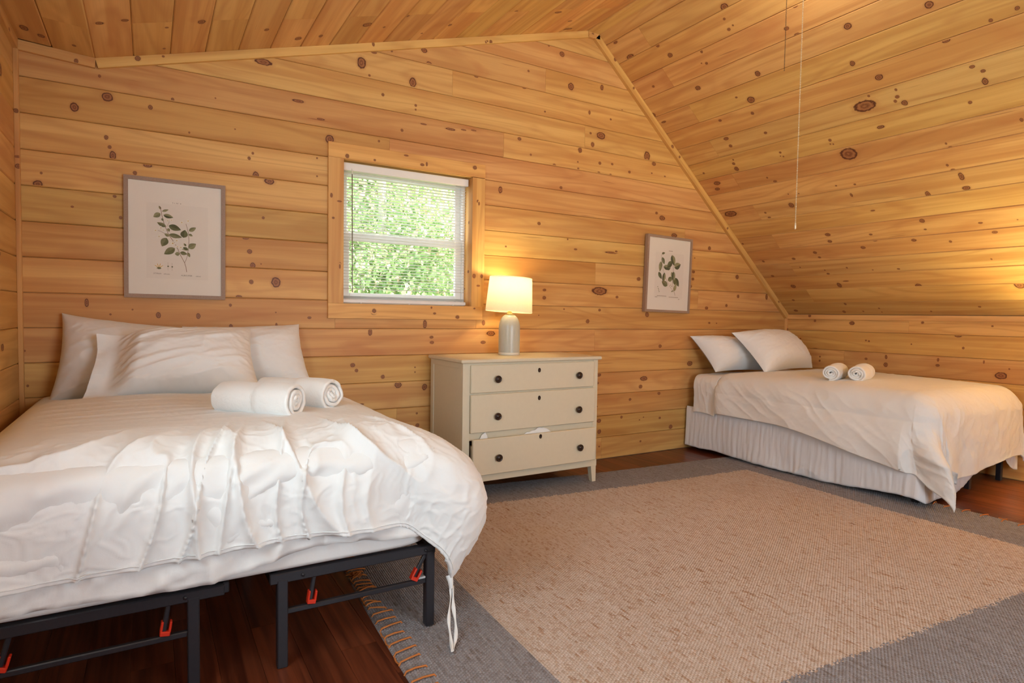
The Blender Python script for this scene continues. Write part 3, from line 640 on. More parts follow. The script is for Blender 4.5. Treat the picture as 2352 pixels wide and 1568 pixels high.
# ------------------------------------------------------------------ rug
RO = dict(TL=(.84, 3.80), TR=(4.475, 3.475), BR=(4.40, .60), BL=(.650, .83))
def rug_pt(s, t):                                # s across (left to right), t from near to far
    a = np.array(RO['BL'])[:, None, None]*(1-s)*(1-t)+np.array(RO['BR'])[:, None, None]*s*(1-t)+np.array(RO['TL'])[:, None, None]*(1-s)*t+np.array(RO['TR'])[:, None, None]*s*t
    return a
rug = empty('jute_rug', (.75, 1.0, 0)); tag(rug, 'woven natural jute rug with a wide dark grey border and orange edge stitches', 'rug')
def build_rug():
    nx, ny = 779, 465
    s = np.linspace(0, 1, nx)[:, None]*np.ones((1, ny)); t = np.ones((nx, 1))*np.linspace(0, 1, ny)[None, :]
    xy = rug_pt(s, t); X, Y = xy
    Wm, Hm = .00475*778, .00625*464; u = s*Wm; v = t*Hm
    X = X+.012*np.sin(v*2.3+1)*(1-s)+.010*np.sin(v*3.1)*s; Y = Y+.014*np.sin(u*2.1)*t
    iu = np.arange(nx)[:, None]*np.ones((1, ny), int); iv = np.ones((nx, 1), int)*np.arange(ny)[None, :]; row = iu//2
    rib = (iu % 2 == 1)*1.0; loop = np.where((iv+row) % 2 == 1, 1.0, .35)
    h = .0055+.0036*loop*rib+.0018*fbm(u*25, v*6, 3)+.0012*fbm(u*300, v*200, 5, 1)
    edge = np.minimum(np.minimum(u, Wm-u), np.minimum(v, Hm-v)); h = h*sstep(0, .010, edge)+.0006
    P = np.stack([X-.75, Y-1.0, h], -1); uv = np.stack([u, v], -1)
    # quad classification
    uc = u[:-1, :-1]; vc = v[:-1, :-1]; jit = .008*(vnoise(uc*130, vc*130, 9)-.5)*2
    # inner field corners in rug units
    left = .425; right = Wm-.455; bot = .43; top = Hm-.405
    fld = (uc > left+jit*.3) & (uc < right+jit*.5) & (vc > bot+jit*2) & (vc < top+jit*2)
    def sub(mask, nm, mat):
        I = np.arange(nx*ny).reshape(nx, ny); q = np.stack([I[:-1, :-1], I[1:, :-1], I[1:, 1:], I[:-1, 1:]], -1)[mask]
        us, inv = np.unique(q.ravel(), return_inverse=True); me = bpy.data.meshes.new(nm)
        co = P.reshape(-1, 3)[us]; me.vertices.add(len(us)); me.vertices.foreach_set('co', co.astype(np.float32).ravel()); nf = len(q)
        me.loops.add(nf*4); me.loops.foreach_set('vertex_index', inv.astype(np.int32).ravel()); me.polygons.add(nf); me.polygons.foreach_set('loop_start', np.arange(0, nf*4, 4, dtype=np.int32)); me.polygons.foreach_set('use_smooth', np.ones(nf, dtype=bool))
        me.materials.append(mat); ul = me.uv_layers.new(name='uv'); ul.data.foreach_set('uv', uv.reshape(-1, 2)[q.ravel()].astype(np.float32).ravel()); me.update(calc_edges=True)
        o = bpy.data.objects.new(nm, me); o['kind'] = 'stuff'; return link(o, rug)
    sub(fld, 'centre_field', M['jute']); sub(~fld, 'border', M['grey_jute'])
build_rug()
def edge_pt(side, t):
    a, b = (RO['BL'], RO['TL']) if side == 'L' else (RO['BR'], RO['TR'])
    return Vector((a[0]*(1-t)+b[0]*t-.75, a[1]*(1-t)+b[1]*t-1.0, 0))
def stitch(side, t, L, skew, seed):
    p = edge_pt(side, t); sg = 1 if side == 'L' else -1; rg = random.Random(seed); mb = MB()
    e = p+Vector((sg*L, skew, .0125)); q = [p+Vector((-sg*.004, 0, .002)), p+Vector((sg*.003, skew*.05, .0135)), p+(e-p)*.5+Vector((0, rg.uniform(-.004, .004), .009)), e, e+Vector((sg*.006, 0, -.008))]
    mb.tube(q, .0033, 6); mb.build('stitch', M['yarn'], rug)
    if rg.random() < .55:
        mb = MB(); q2 = [p+Vector((-sg*.003, 0, .008)), p+Vector((-sg*.006, .022, .006)), p+Vector((-sg*.003, .045, .008))]; mb.tube(q2, .003, 6); mb.build('stitch', M['yarn'], rug)
tt = .22; i = 0
while tt < .985:
    mess = .5 < tt < .72
    stitch('L', tt, rnd.uniform(.07, .085) if not mess else rnd.uniform(.04, .075), rnd.uniform(-.004, .02) if not mess else rnd.uniform(-.03, .03), i); i += 1
    tt += .0205 if not mess else .011
mb = MB(); bp = edge_pt('L', .615)
for k in range(7):
    a = rnd.uniform(0, 6); mb.tube([bp+Vector((rnd.uniform(-.02, .05), rnd.uniform(-.03, .03), .010+.012*math.sin(j*1.3+a)**2)) for j in range(6)], .0024, 5)
mb.build('yarn_tangle', M['yarn'], rug)
tt = .10
while tt < .70:
    stitch('R', tt, rnd.uniform(.06, .075), rnd.uniform(-.02, .02), i); i += 1; tt += .034
# ------------------------------------------------------------------ chest of drawers
DX0, DX1, DY0, DY1, DZ = 1.682, 2.752, 3.41, 3.915, .909
dr = empty('chest_of_drawers', (DX0, DY0, 0)); tag(dr, 'cream white three-drawer chest with dark round knobs under the window', 'chest of drawers')
W_, D_ = DX1-DX0, DY1-DY0
cbox('top', (-.018, -.020, DZ-.024), (W_+.022, D_+.008, DZ), M['paint'], dr, .006)
mb = MB(); mb.box((0, 0, .122), (.050, .022, DZ-.024), .0015); mb.box((W_-.040, 0, .122), (W_, .022, DZ-.024), .0015)
mb.box((.050, .002, DZ-.042), (W_-.040, .022, DZ-.024), .001); mb.box((-.002, -.004, .122), (W_+.002, .022, .168), .002)
for z in (.432, .692): mb.box((.050, .003, z-(.040 if z < .5 else .011)), (W_-.040, .022, z+.008), .001)
mb.build('face_frame', M['paint'], dr)
def side_panel(x, sgn):
    mb = MB(); a, b = (x, x+.02) if sgn > 0 else (x-.02, x)
    mb.box((a+(.006 if sgn > 0 else 0), .022, .125), (b-(0 if sgn > 0 else .006), D_, DZ-.024))
    mb.box((a, .022, .122), (b, .062, DZ-.024), .0012); mb.box((a, D_-.045, .122), (b, D_, DZ-.024), .0012); mb.box((a, .062, .122), (b, D_-.045, .175), .0012); mb.box((a, .062, DZ-.06), (b, D_-.045, DZ-.024), .0012)
    mb.build('side_panel', M['paint'], dr)
side_panel(0, 1); side_panel(W_, -1)
cbox('back_panel', (.02, D_-.012, .125), (W_-.02, D_-.002, DZ-.024), M['paint_in'], dr, 0)
for x, y, z0 in ((0, 0, .0095), (W_-.045, 0, .0095), (0, D_-.045, 0), (W_-.045, D_-.045, 0)):
    xi = .045 if x == 0 else 0; mb = MB(); tx = (x, x+.045); sx = -.012 if x == 0 else .012
    lo = [(x+(0 if x == 0 else .014), y+(0 if y == 0 else .012), z0), (x+(.031 if x == 0 else .045), y+(.033 if y == 0 else .045), z0)]
    (a0, b0, _), (a1, b1, _) = lo; c0, d0, c1, d1 = x, y, x+.045, y+.045; zt = .124
    mb.add([(a0, b0, z0), (a1, b0, z0), (a1, b1, z0), (a0, b1, z0), (c0, d0, zt), (c1, d0, zt), (c1, d1, zt), (c0, d1, zt)], [(3, 2, 1, 0), (4, 5, 6, 7), (0, 1, 5, 4), (1, 2, 6, 5), (2, 3, 7, 6), (3, 0, 4, 7)]); mb.build('leg', M['paint'], dr)
def drawer(x0, x1, z0, z1, out, tilt, skew, zk, ze):
    d = MB(); t = .022; d.box((x0, -out-.001, z0), (x1, t-out, z1), .004); bx = .02
    o = d.build('drawer', M['paint'], dr)
    b = MB(); b.box((x0+.012, t-out, z0+.012), (x0+.026, .40-out, z1-.05)); b.box((x1-.026, t-out, z0+.012), (x1-.012, .40-out, z1-.05)); b.box((x0+.026, .386-out, z0+.012), (x1-.026, .40-out, z1-.05)); b.box((x0+.026, t-out, z0+.014), (x1-.026, .386-out, z0+.022)); b.build('drawer_box', M['paint_in'], o)
    for x in (.236, .884):
        k = MB(); m = Matrix.Translation((x, -out-.001, zk)) @ Matrix.Rotation(PI/2, 4, 'X') @ Matrix.Diagonal((1.28, 1.28, 1.05, 1))
        k.lathe([(.0001, .0), (.011, 0), (.010, .008), (.016, .011), (.0185, .016), (.0185, .021), (.015, .0245), (.0135, .0225), (.009, .0225), (.0075, .0245), (.0001, .0250)], 28, mat=m); k.build('knob', M['knob'], o)
    k = MB(); m = Matrix.Translation((.560, -out-.001, ze)) @ Matrix.Rotation(PI/2, 4, 'X') @ Matrix.Diagonal((.95, 1.38, 1, 1))
    k.lathe([(.0111, 0), (.0108, .0035), (.009, .004), (.0085, .0025), (.0001, .0022)], 24, mat=m); k.build('keyhole_plate', M['knob'], o)
    pv = Vector((0, 0, z0)); o.matrix_local = Matrix.Translation(pv) @ Matrix.Rotation(tilt, 4, 'X') @ Matrix.Rotation(skew, 4, 'Y') @ Matrix.Rotation(.0, 4, 'Z') @ Matrix.Translation(-pv)
    return o
drawer(.0508, W_-.044, .695, .872, .014, .004, -.002, .780, .826)
drawer(.0508, W_-.036, .442, .684, .018, .007, -.003, .541, .640)
drawer(.056, W_-.040, .172, .405, .040, .016, -.004, .278, .385)
ln = empty('folded_linen', (DX0, DY0, .19)); tag(ln, 'crumpled white linen showing in the slightly open bottom drawer', 'linen')
def rumple(x0, x1, y0, y1, z0, hgt, seed, nm):
    n, m = 60, 24; s = np.linspace(0, 1, n)[:, None]*np.ones((1, m)); t = np.ones((n, 1))*np.linspace(0, 1, m)[None, :]
    e = (np.clip(np.sin(PI*s), 0, 1)**.35)*(np.clip(np.sin(PI*t), 0, 1)**.35)
    P = np.stack([x0+(x1-x0)*s, y0+(y1-y0)*t, z0+e*(hgt+.035*fbm(s*5, t*3, seed))], -1); grid_obj(nm, P, M['cotton'], ln)
rumple(.09, .21, -.017, .002, 0, .236, 3, 'linen_corner'); rumple(.34, .78, -.017, .002, 0, .232, 5, 'linen_fold')
# ------------------------------------------------------------------ table lamp
def make_lamp(x, y, z, label, power, group=None, tilt=math.radians(-3.4), col=(1.0, .77, .40)):
    L = empty('table_lamp', (x, y, z)); tag(L, label, 'lamp', group)
    mb = MB(); mb.lathe([(.0001, 0), (.0735, 0), (.0765, .003), (.0765, .017), (.0755, .019)], 48); mb.build('base_ring', M['ceramic_band'], L)
    pr = [(.0755, .019)]+[(.0760, .05), (.0762, .12), (.0760, .185)]
    for k in range(1, 13):
        a = k/12*PI/2; pr.append((.024+.052*math.cos(a) if k < 12 else .022, .185+.100*math.sin(a)))
    mb = MB(); mb.lathe(pr, 56); mb.build('ceramic_body', M['ceramic'], L)
    mb = MB(); mb.lathe([(.022, .284), (.033, .286), (.034, .290), (.022, .292), (.017, .294), (.017, .306), (.010, .308), (.010, .350), (.014, .352), (.014, .385), (.0001, .386)], 28); mb.build('brass_neck', M['brass'], L)
    mb = MB(); mb.lathe([(.0001, .385), (.013, .388), (.016, .40), (.028, .425), (.030, .445), (.022, .468), (.0001, .475)], 24); b = mb.build('bulb', M['bulb'], L)
    sh = MB(); H0, H1 = .305, .548; r0, r1 = .166, .151; th = .0016
    sh.lathe([(r0, H0), (r0+.0012, H0+.002), (r0+.0006, H0+.008), (r1+.0006, H1-.008), (r1+.0012, H1-.002), (r1, H1)], 72)
    so = sh.build('shade', M['shade'], L)
    so.matrix_local = Matrix.Translation((0, 0, .43)) @ Matrix.Rotation(-tilt, 4, 'Y') @ Matrix.Translation((0, 0, -.43))
    ri = MB()
    for a in (0, 2*PI/3, 4*PI/3): ri.tube([(0, 0, .535), (r1*math.cos(a)*.98, r1*math.sin(a)*.98, .542)], .0016, 5)
    ri.tube([(r1*.985*math.cos(a), r1*.985*math.sin(a), .543) for a in np.linspace(0, 2*PI, 33)], .0018, 5, cap=False); ri.build('shade_ring', M['brass'], so)
    fi = MB(); fi.lathe([(.0001, .556), (.010, .555), (.010, .548), (.004, .546), (.004, .53), (.0001, .529)], 16); fi.build('finial', M['brass'], so)
    hp = MB()
    for s_ in (-1, 1): hp.tube([(.012*s_, 0, .37), (.05*s_, 0, .41), (.055*s_, 0, .46), (.03*s_, 0, .515), (0, 0, .533)], .0018, 5)
    hp.build('harp', M['brass'], L)
    d = bpy.data.lights.new('lamp_bulb_light', 'POINT'); d.energy = power; d.color = col; d.shadow_soft_size = .035
    lo = bpy.data.objects.new('lamp_bulb_light', d); lo.location = (0, 0, .49); link(lo, L); return L
make_lamp(2.205, 3.735, DZ, 'lit table lamp with cream drum shade on grey bottle base, on chest of drawers', 9.5)
ns = empty('nightstand', (5.28, 1.12, 0)); tag(ns, 'small cream nightstand outside the picture beyond the foot of the far bed', 'nightstand')
cbox('tabletop', (-.24, -.2, .54), (.24, .2, .565), M['paint'], ns, .004); cbox('apron', (-.21, -.17, .44), (.21, .17, .54), M['paint'], ns, .002)
for sx in (-1, 1):
    for sy in (-1, 1): cbox('leg', (sx*.19-.018, sy*.15-.018, 0), (sx*.19+.018, sy*.15+.018, .44), M['paint'], ns, .002)
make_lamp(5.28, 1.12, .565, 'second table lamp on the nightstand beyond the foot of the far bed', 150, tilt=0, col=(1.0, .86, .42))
# ------------------------------------------------------------------ framed prints
def leaf_shape(mb, cx, cy, L, W, ang, mi, z, point=.0):
    """flat printed leaf; cx, cy its base, pointing along ang"""
    n = 9; V = []; ca, sa = math.cos(ang), math.sin(ang); up = []; dn = []
    for i in range(n+1):
        t = i/n; w = W*.5*(math.sin(PI*t**(.8 if point else .9))**(.8))*(1-.25*t); up.append((L*t, w)); dn.append((L*t, -w))
    pts = up+dn[-2:0:-1]; k = len(pts)
    V = [(cx+x*ca-y*sa, cy+x*sa+y*ca, z) for x, y in pts]; mb.add(V, [tuple(range(k))], mi)
    V = [(cx+x*ca-y*sa, cy+x*sa+y*ca, z+.0001) for x, y in [(0, 0)]+dn[1:-1]+[(L, 0)]]; mb.add(V, [tuple(reversed(range(len(V))))], min(5, mi+1) if mi != 3 else 0)
def petal_flower(mb, cx, cy, s, z, seed):
    r = random.Random(seed)
    for k in range(5):
        a = k*2*PI/5+r.uniform(-.3, .3); leaf_shape_flat(mb, cx, cy, s, s*.42, a, 6, z+.0001*k)
    n = 7; mb.add([(cx+s*.2*math.cos(2*PI*j/n), cy+s*.2*math.sin(2*PI*j/n), z+.0008) for j in range(n)], [tuple(range(n))], 7)
def leaf_shape_flat(mb, cx, cy, L, W, ang, mi, z):
    ca, sa = math.cos(ang), math.sin(ang); pts = [(0, 0), (L*.4, W*.5), (L*.8, W*.4), (L, 0), (L*.8, -W*.4), (L*.4, -W*.5)]
    mb.add([(cx+x*ca-y*sa, cy+x*sa+y*ca, z) for x, y in pts], [tuple(range(6))], mi)
def stem(mb, pts, w, z):
    for (a, b) in zip(pts, pts[1:]):
        a = Vector((*a, z)); b = Vector((*b, z)); d = (b-a).normalized(); n = Vector((-d.y, d.x, 0))*w/2; mb.add([a-n, b-n, b+n, a+n], [(0, 1, 2, 3)], 8)
INKS = [M['leaf_ink%d' % i] for i in range(6)]+[M['petal'], M['pollen'], M['stem_ink'], M['ink']]
def text(parent, s, x, y, size, z, nm='caption', shear=0.0):
    c = bpy.data.curves.new(nm, 'FONT'); c.body = s; c.size = size; c.align_x = 'LEFT'; c.shear = shear; c.materials.append(M['ink']); c.resolution_u = 2
    t_ = bpy.data.objects.new(nm, c); COL.objects.link(t_); dg = bpy.context.evaluated_depsgraph_get(); me = bpy.data.meshes.new_from_object(t_.evaluated_get(dg)); bpy.data.objects.remove(t_)
    o = bpy.data.objects.new(nm, me); o.location = (x, y, z); return link(o, parent)
def framed(loc, w, h, depth, lean, roll, label, yaw=0.0):
    P_ = empty('framed_print', loc); tag(P_, label, 'picture')
    # local x right, y up, z out of the wall
    P_.matrix_world = Matrix.Translation(loc) @ Matrix.Rotation(yaw, 4, 'Z') @ Matrix.Rotation(PI/2+lean, 4, 'X') @ Matrix.Rotation(roll, 4, 'Z')
    fw_ = .021
    def rail(a, b, c_, d_):
        mb = MB(); V = [(*a, 0), (*b, 0), (*c_, 0), (*d_, 0), (*a, depth), (*b, depth), (*c_, depth), (*d_, depth)]
        mb.add(V, [(0, 1, 2, 3), (7, 6, 5, 4), (0, 4, 5, 1), (1, 5, 6, 2), (2, 6, 7, 3), (3, 7, 4, 0)]); mb.build('frame_rail', M['frame'], P_)
    rail((0, 0), (w, 0), (w-fw_, fw_), (fw_, fw_)); rail((w, h), (0, h), (fw_, h-fw_), (w-fw_, h-fw_)); rail((0, h), (0, 0), (fw_, fw_), (fw_, h-fw_)); rail((w, 0), (w, h), (w-fw_, h-fw_), (w-fw_, fw_))
    mb = MB(); mb.box((fw_*.5, fw_*.5, .002), (w-fw_*.5, h-fw_*.5, depth-.008)); pp = mb.build('paper', M['paper'], P_)
    mb = MB(); mb.box((fw_, fw_, depth-.005), (w-fw_, h-fw_, depth-.003)); mb.build('glazing', M['glass'], P_)
    return P_, pp, depth-.008
p1, pp, zc = framed((-.114, YB-.001, 1.256), .500, .661, .020, .004, -.004, 'larger flowering sprig print in taupe frame, on wall above near bed')
mb = MB(); mb.box((.105, .110, zc-.001), (.410, .525, zc+.0003)); mb.build('plate_tone', M['plate'], pp)
def nx1(x, y): return (.021+(x-150)/1075*.458, .021+(1455-y)/1255*.619)
mb = MB()
def lf(mb, f_, x, y, L, W, a, mi, k, sc=.00043):
    X, Y = f_(x, y); leaf_shape(mb, X, Y, L*sc, W*sc, math.radians(a), mi, zc+.0006+.00025*(k % 6))
stem(mb, [nx1(*q) for q in ((808, 1190), (800, 1140), (783, 1085), (735, 1000), (690, 905), (640, 830), (600, 780), (565, 700), (545, 650), (525, 575), (515, 520), (498, 470))], .0026, zc+.0008)
stem(mb, [nx1(*q) for q in ((783, 1085), (805, 1040), (818, 985), (832, 900), (835, 820), (828, 740), (815, 690), (800, 640))], .0020, zc+.0008)
stem(mb, [nx1(*q) for q in ((605, 790), (560, 770), (505, 745), (450, 735))], .0015, zc+.0008)
stem(mb, [nx1(*q) for q in ((575, 690), (600, 650), (610, 615))], .0013, zc+.0008)
for k, (x, y, L, W, a, mi) in enumerate([(510, 500, 48, 28, 115, 2), (525, 522, 80, 34, 22, 1), (505, 545, 95, 72, 215, 1), (540, 560, 115, 62, -12, 2), (520, 600, 38, 30, -60, 0), (570, 690, 112, 55, 155, 0), (600, 675, 148, 88, -18, 3), (590, 705, 48, 40, -70, 1), (600, 775, 155, 66, -10, 0), (770, 800, 105, 98, 80, 3), (835, 720, 98, 58, 32, 1), (832, 755, 52, 36, -25, 1), (575, 815, 125, 100, 245, 0), (605, 795, 62, 42, 150, 1), (828, 915, 110, 84, 35, 1), (670, 925, 150, 96, 215, 0), (725, 985, 55, 58, 185, 1), (730, 970, 85, 55, -12, 0), (820, 965, 66, 40, -68, 1), (835, 935, 85, 28, 178, 5), (800, 895, 45, 30, 125, 2), (825, 930, 70, 40, 160, 3)]): lf(mb, nx1, x, y, L, W, a, mi, k)
for k, (x, y, s) in enumerate([(450, 740, 30), (510, 708, 30), (540, 730, 24), (490, 805, 34), (645, 872, 40), (692, 838, 34), (740, 912, 32), (750, 628, 32), (825, 605, 34), (590, 622, 26), (632, 612, 24), (700, 905, 26)]):
    X, Y = nx1(x, y); petal_flower(mb, X, Y, s*.00043, zc+.0022, k)
X, Y = nx1(487, 1155)
for k in range(9): leaf_shape_flat(mb, X, Y, .026, .0035, PI*(.08+.84*k/8), 7 if k % 2 else 6, zc+.0008)
leaf_shape_flat(mb, X-.012, Y-.002, .024, .012, 0, 0, zc+.0010)
for x, c_ in ((590, 1135), (637, 1138)):
    stem(mb, [nx1(x, c_-45), nx1(x, c_+45)], .0008, zc+.0008); X, Y = nx1(x, c_); leaf_shape_flat(mb, X-.004, Y, .009, .008, 0, 3, zc+.001)
mb.build('printed_sprig', INKS, pp)
X, Y = nx1(640, 425); text(pp, 'T. I. N.\u00b0 4', X, Y, .011, zc+.0012)
X, Y = nx1(425, 1228); text(pp, 'STYRAX', X, Y, .0105, zc+.0012); X, Y = nx1(538, 1228); text(pp, 'officinale', X, Y, .0085, zc+.0012, shear=.3)
X, Y = nx1(742, 1238); text(pp, 'ALIBOUFIER', X, Y, .0105, zc+.0012); X, Y = nx1(912, 1240); text(pp, 'officinal', X, Y, .0085, zc+.0012, shear=.3)
p2, pp, zc = framed((3.655, YB-.004, 1.243), .540, .664, .034, .010, -.020, 'smaller leafy sprig print in taupe frame, on wall beyond the lamp')
mb = MB(); mb.box((.105, .125, zc-.001), (.445, .52, zc+.0003)); mb.build('plate_tone', M['plate'], pp)
def nx2(x, y): return (.021+(x-200+(y-160)*.03)/680*.498, .021+(1430-y)/1220*.622)
mb = MB()
stem(mb, [nx2(*q) for q in ((630, 1170), (605, 1100), (590, 1010), (580, 950), (590, 850), (592, 720), (585, 600), (570, 500))], .0034, zc+.0008)
stem(mb, [nx2(*q) for q in ((590, 1090), (530, 1010), (475, 900), (435, 790), (415, 680), (400, 580), (395, 500), (420, 470))], .0022, zc+.0008)
for k, (x, y, L, W, a, mi) in enumerate([(400, 475, 60, 34, 15, 3), (405, 535, 100, 62, -62, 0), (390, 605, 140, 68, -97, 1), (430, 690, 130, 76, -8, 2), (570, 590, 125, 84, 225, 3), (565, 480, 150, 92, -68, 2), (610, 690, 125, 104, 25, 2), (500, 745, 70, 40, 45, 3), (350, 790, 110, 60, -55, 3), (450, 790, 145, 66, -98, 2), (560, 770, 130, 60, -62, 1), (600, 760, 135, 72, -92, 2), (505, 920, 100, 74, 25, 0), (600, 890, 90, 60, -65, 3), (625, 865, 135, 80, -58, 3), (500, 1010, 120, 84, 155, 0), (610, 1100, 115, 56, 75, 5), (560, 1110, 45, 20, 20, 1)]): lf(mb, nx2, x, y, L, W, a, mi, k, .00066)
for x, y in ((340, 1045), (350, 1075), (355, 1100), (362, 1125), (552, 1000), (566, 1022)):
    X, Y = nx2(x, y); leaf_shape_flat(mb, X-.004, Y, .011, .008, .4, 1, zc+.001)
for x0, x1, y in ((330, 475, 1198), (525, 680, 1210), (300, 335, 1218), (680, 705, 1238), (515, 580, 420)):
    x = x0
    while x < x1:
        X, Y = nx2(x, y); mb.add([(X, Y, zc+.001), (X+.006, Y, zc+.001), (X+.006, Y+.005, zc+.001), (X, Y+.005, zc+.001)], [(0, 1, 2, 3)], 8); x += 13
mb.build('printed_sprig', INKS, pp)
# ------------------------------------------------------------------ pull chains hanging from above the frame
def chain(x, y, z0, z1, mat, label, r, dx=0, end=True):
    t = empty('pull_chain', (x, y, z1)); tag(t, label, 'pull chain'); n = int((z1-z0)/(r*2.6)); mb = MB()
    for i in range(n):
        z = -(i+.5)*(z1-z0)/n; mb.lathe([(.0002, z-r), (r*.87, z-r*.5), (r, z), (r*.87, z+r*.5), (.0002, z+r)], 6, (dx*i/n, 0, 0))
    mb.build('bead_chain', mat, t)
    mb = MB(); mb.tube([(0, 0, 0), (dx, 0, -(z1-z0))], .0006, 4); mb.build('chain_wire', mat, t)
    if end:
        mb = MB(); mb.lathe([(.0002, 0), (r*1.2, -.002), (r*1.5, -.012), (r*1.5, -.03), (.0002, -.036)], 10, (dx, 0, -(z1-z0)+.004)); mb.build('chain_pull', mat, t)
    return t
chain(3.05, 2.10, 1.716, 3.43, M['chain'], 'long pale bead pull chain hanging in front of the sloping ceiling', .0034, dx=0)
chain(3.0, 2.165, 2.548, 3.43, M['chain_dark'], 'short dark bead pull chain hanging beside the long pale one', .0030, end=False)
# unseen ceiling light assumed above the chains, lit to brighten the slopes
cl_ = empty('ceiling_light', (3.05, 2.13, 3.436)); tag(cl_, 'round flush ceiling light assumed above the two pull chains, lit as added fill', 'ceiling light')
mb = MB(); mb.lathe([(.0001, 0), (.10, 0), (.10, -.03), (.085, -.045), (.0001, -.046)], 32); mb.build('canopy', M['vinyl'], cl_)
mb = MB(); mb.lathe([(.08, -.046), (.082, -.07), (.066, -.11), (.03, -.132), (.0001, -.136)], 32); mb.build('glass_globe', M['globe'], cl_)
d = bpy.data.lights.new('ceiling_fill_light', 'POINT'); d.energy = 11; d.color = (1.0, .92, .76); d.shadow_soft_size = .07  # bulb added as fill for the ceiling and upper walls
o = bpy.data.objects.new('ceiling_fill_light', d); o.location = (0, 0, -.20); link(o, cl_)
# ------------------------------------------------------------------ cloth
def drape(x0, x1, y0, y1, zt, rr, ovL, ovR, ovF, ovH, nx, ny, disp=None, bulge=None, puff=.02, rc=0.0):
    s = np.linspace(0, 1, nx)[:, None]*np.ones((1, ny)); t = np.ones((nx, 1))*np.linspace(0, 1, ny)[None, :]
    f = lambda q, a: q(a) if callable(q) else q+0*a
    qx0, qx1, qy0, qy1 = x0+rr, x1-rr, y0+rr, y1
    L = f(ovL, t); R = f(ovR, t); F = f(ovF, s); H = f(ovH, s)
    u = qx0-L+s*(qx1-qx0+L+R); v = qy0-F+t*(qy1-qy0+F+H)
    cx = np.clip(u, qx0, qx1); cy = np.clip(v, qy0, qy1); dx = u-cx; dy = v-cy
    rho = np.hypot(dx, dy); an = np.degrees(np.arctan2(np.abs(dy), np.abs(dx)+1e-9)); rho = rho*(1-rc*np.exp(-((an-46)/16)**2)*(rho > 1e-6)); r_ = np.maximum(np.hypot(dx, dy), 1e-9); ix = dx/r_; iy = dy/r_
    phi = np.minimum(rho/rr, PI/2); h = rr*np.sin(phi); drop = rr*(1-np.cos(phi)); ex = np.maximum(0, rho-rr*PI/2); drop = drop+ex
    th = np.degrees(np.arctan2(np.abs(dy), np.abs(dx)+1e-9)); th = np.where(rho < 1e-6, 0, th)
    info = dict(u=u, v=v, rho=rho, ex=ex, th=th, ix=ix, iy=iy, s=s, t=t)
    if bulge is not None:
        dh, dd = bulge(info); h = h+dh; drop = drop+dd
    top = puff*np.clip(1-((u-(x0+x1)/2)/((x1-x0)/2))**4, 0, 1)*np.clip(1-((v-(y0+y1)/2)/((y1-y0)/2))**6, 0, 1)
    P = np.stack([cx+ix*h, cy+iy*h, zt+top-drop], -1)
    if disp is not None:
        N = normals(P); 
        if N[nx//2, ny//2, 2] < 0: N = -N
        P = P+N*disp(info)[..., None]
    return P, info
def solid(o, th, off=-1):
    m = o.modifiers.new('thickness', 'SOLIDIFY'); m.thickness = th; m.offset = off; return o
def at(o, loc):                                  # moves the origin to a thing's base
    o.data.transform(Matrix.Translation(-Vector(loc))); o.location = loc; return o
# --- near bed -------------------------------------------------------
BX0, BX1, BY0, BY1 = -.50, .925, 2.075, 3.93
bf = empty('platform_bed', (BX0, BY0, 0)); tag(bf, 'black steel folding platform bed frame with red clips under the near left bed', 'bed frame')
def steel(nm, a, b, w, h, up=(0, 0, 1)):
    o_ = Vector(bf.location); mb = MB(); mb.bar(Vector(a)-o_, Vector(b)-o_, w, h, .003, up); return mb.build(nm, M['steel'], bf)
yf = 2.105
def half(x0, x1, legs, nm):
    r = steel('foot_rail', (x0, yf, .305), (x1, yf, .305), .030, .034)
    steel('low_bar', (min(legs), yf, .186), (max(legs), yf, .186), .018, .018)
    for x in legs: steel('leg', (x, yf, .0 if x < .8 else .012), (x, yf, .30), .034, .034, (0, 1, 0))
half(-.50, .200, (-.46, .112), 'l'); half(.335, .925, (.375, .905), 'r')
for x in (-.46, .112, .375, .905):
    for y in (2.95, 3.85): steel('leg', (x, y, 0), (x, y, .30), .034, .034, (0, 1, 0))
for x in (-.485, .200, .350, .910): steel('side_rail', (x, yf, .305), (x, 3.90, .305), .030, .034)
for y in (2.95, 3.88): steel('cross_rail', (-.50, y, .305), (.925, y, .305), .030, .034)
for k in range(12): steel('wire', (-.49, 2.2+k*.14, .318), (.915, 2.2+k*.14, .318), .006, .006)
for (xa, xb) in ((.893, .838), (.480, .465), (.045, .030), (-.335, -.36)):
    b = steel('brace', (xa, yf-.002, .295), (xb, yf-.002, .200), .014, .012, (0, 1, 0)); 
    mb = MB(); ox = xb-bf.location.x; oy = yf-.002-bf.location.y
    k = Matrix.Translation((ox+.004, oy, .200)) @ Matrix.Rotation(math.atan2(xa-xb, .095), 4, 'Y')
    mb.box((-.014, -.012, -.004), (.014, .012, .010), .002, 0, k); mb.box((-.015, -.011, .006), (-.008, .011, .040), .002, 0, k); mb.box((.008, -.011, .006), (.015, .011, .040), .002, 0, k); mb.build('red_clip', M['red'], b)
mb = MB(); mb.box((.858-bf.location.x, yf-.01-bf.location.y, .196), (.888-bf.location.x, yf+.01-bf.location.y, .204), .002); mb.build('grey_catch', M['grey_plastic'], bf)
for x, y in ((.885, yf), (.44, yf), (.09, yf)):
    mb = MB(); mb.lathe([(.0001, .0), (.006, 0), (.006, .003), (.0001, .004)], 12, mat=Matrix.Translation((x-bf.location.x, yf-.016-bf.location.y, .305)) @ Matrix.Rotation(PI/2, 4, 'X')); mb.build('bolt', M['steel'], bf)
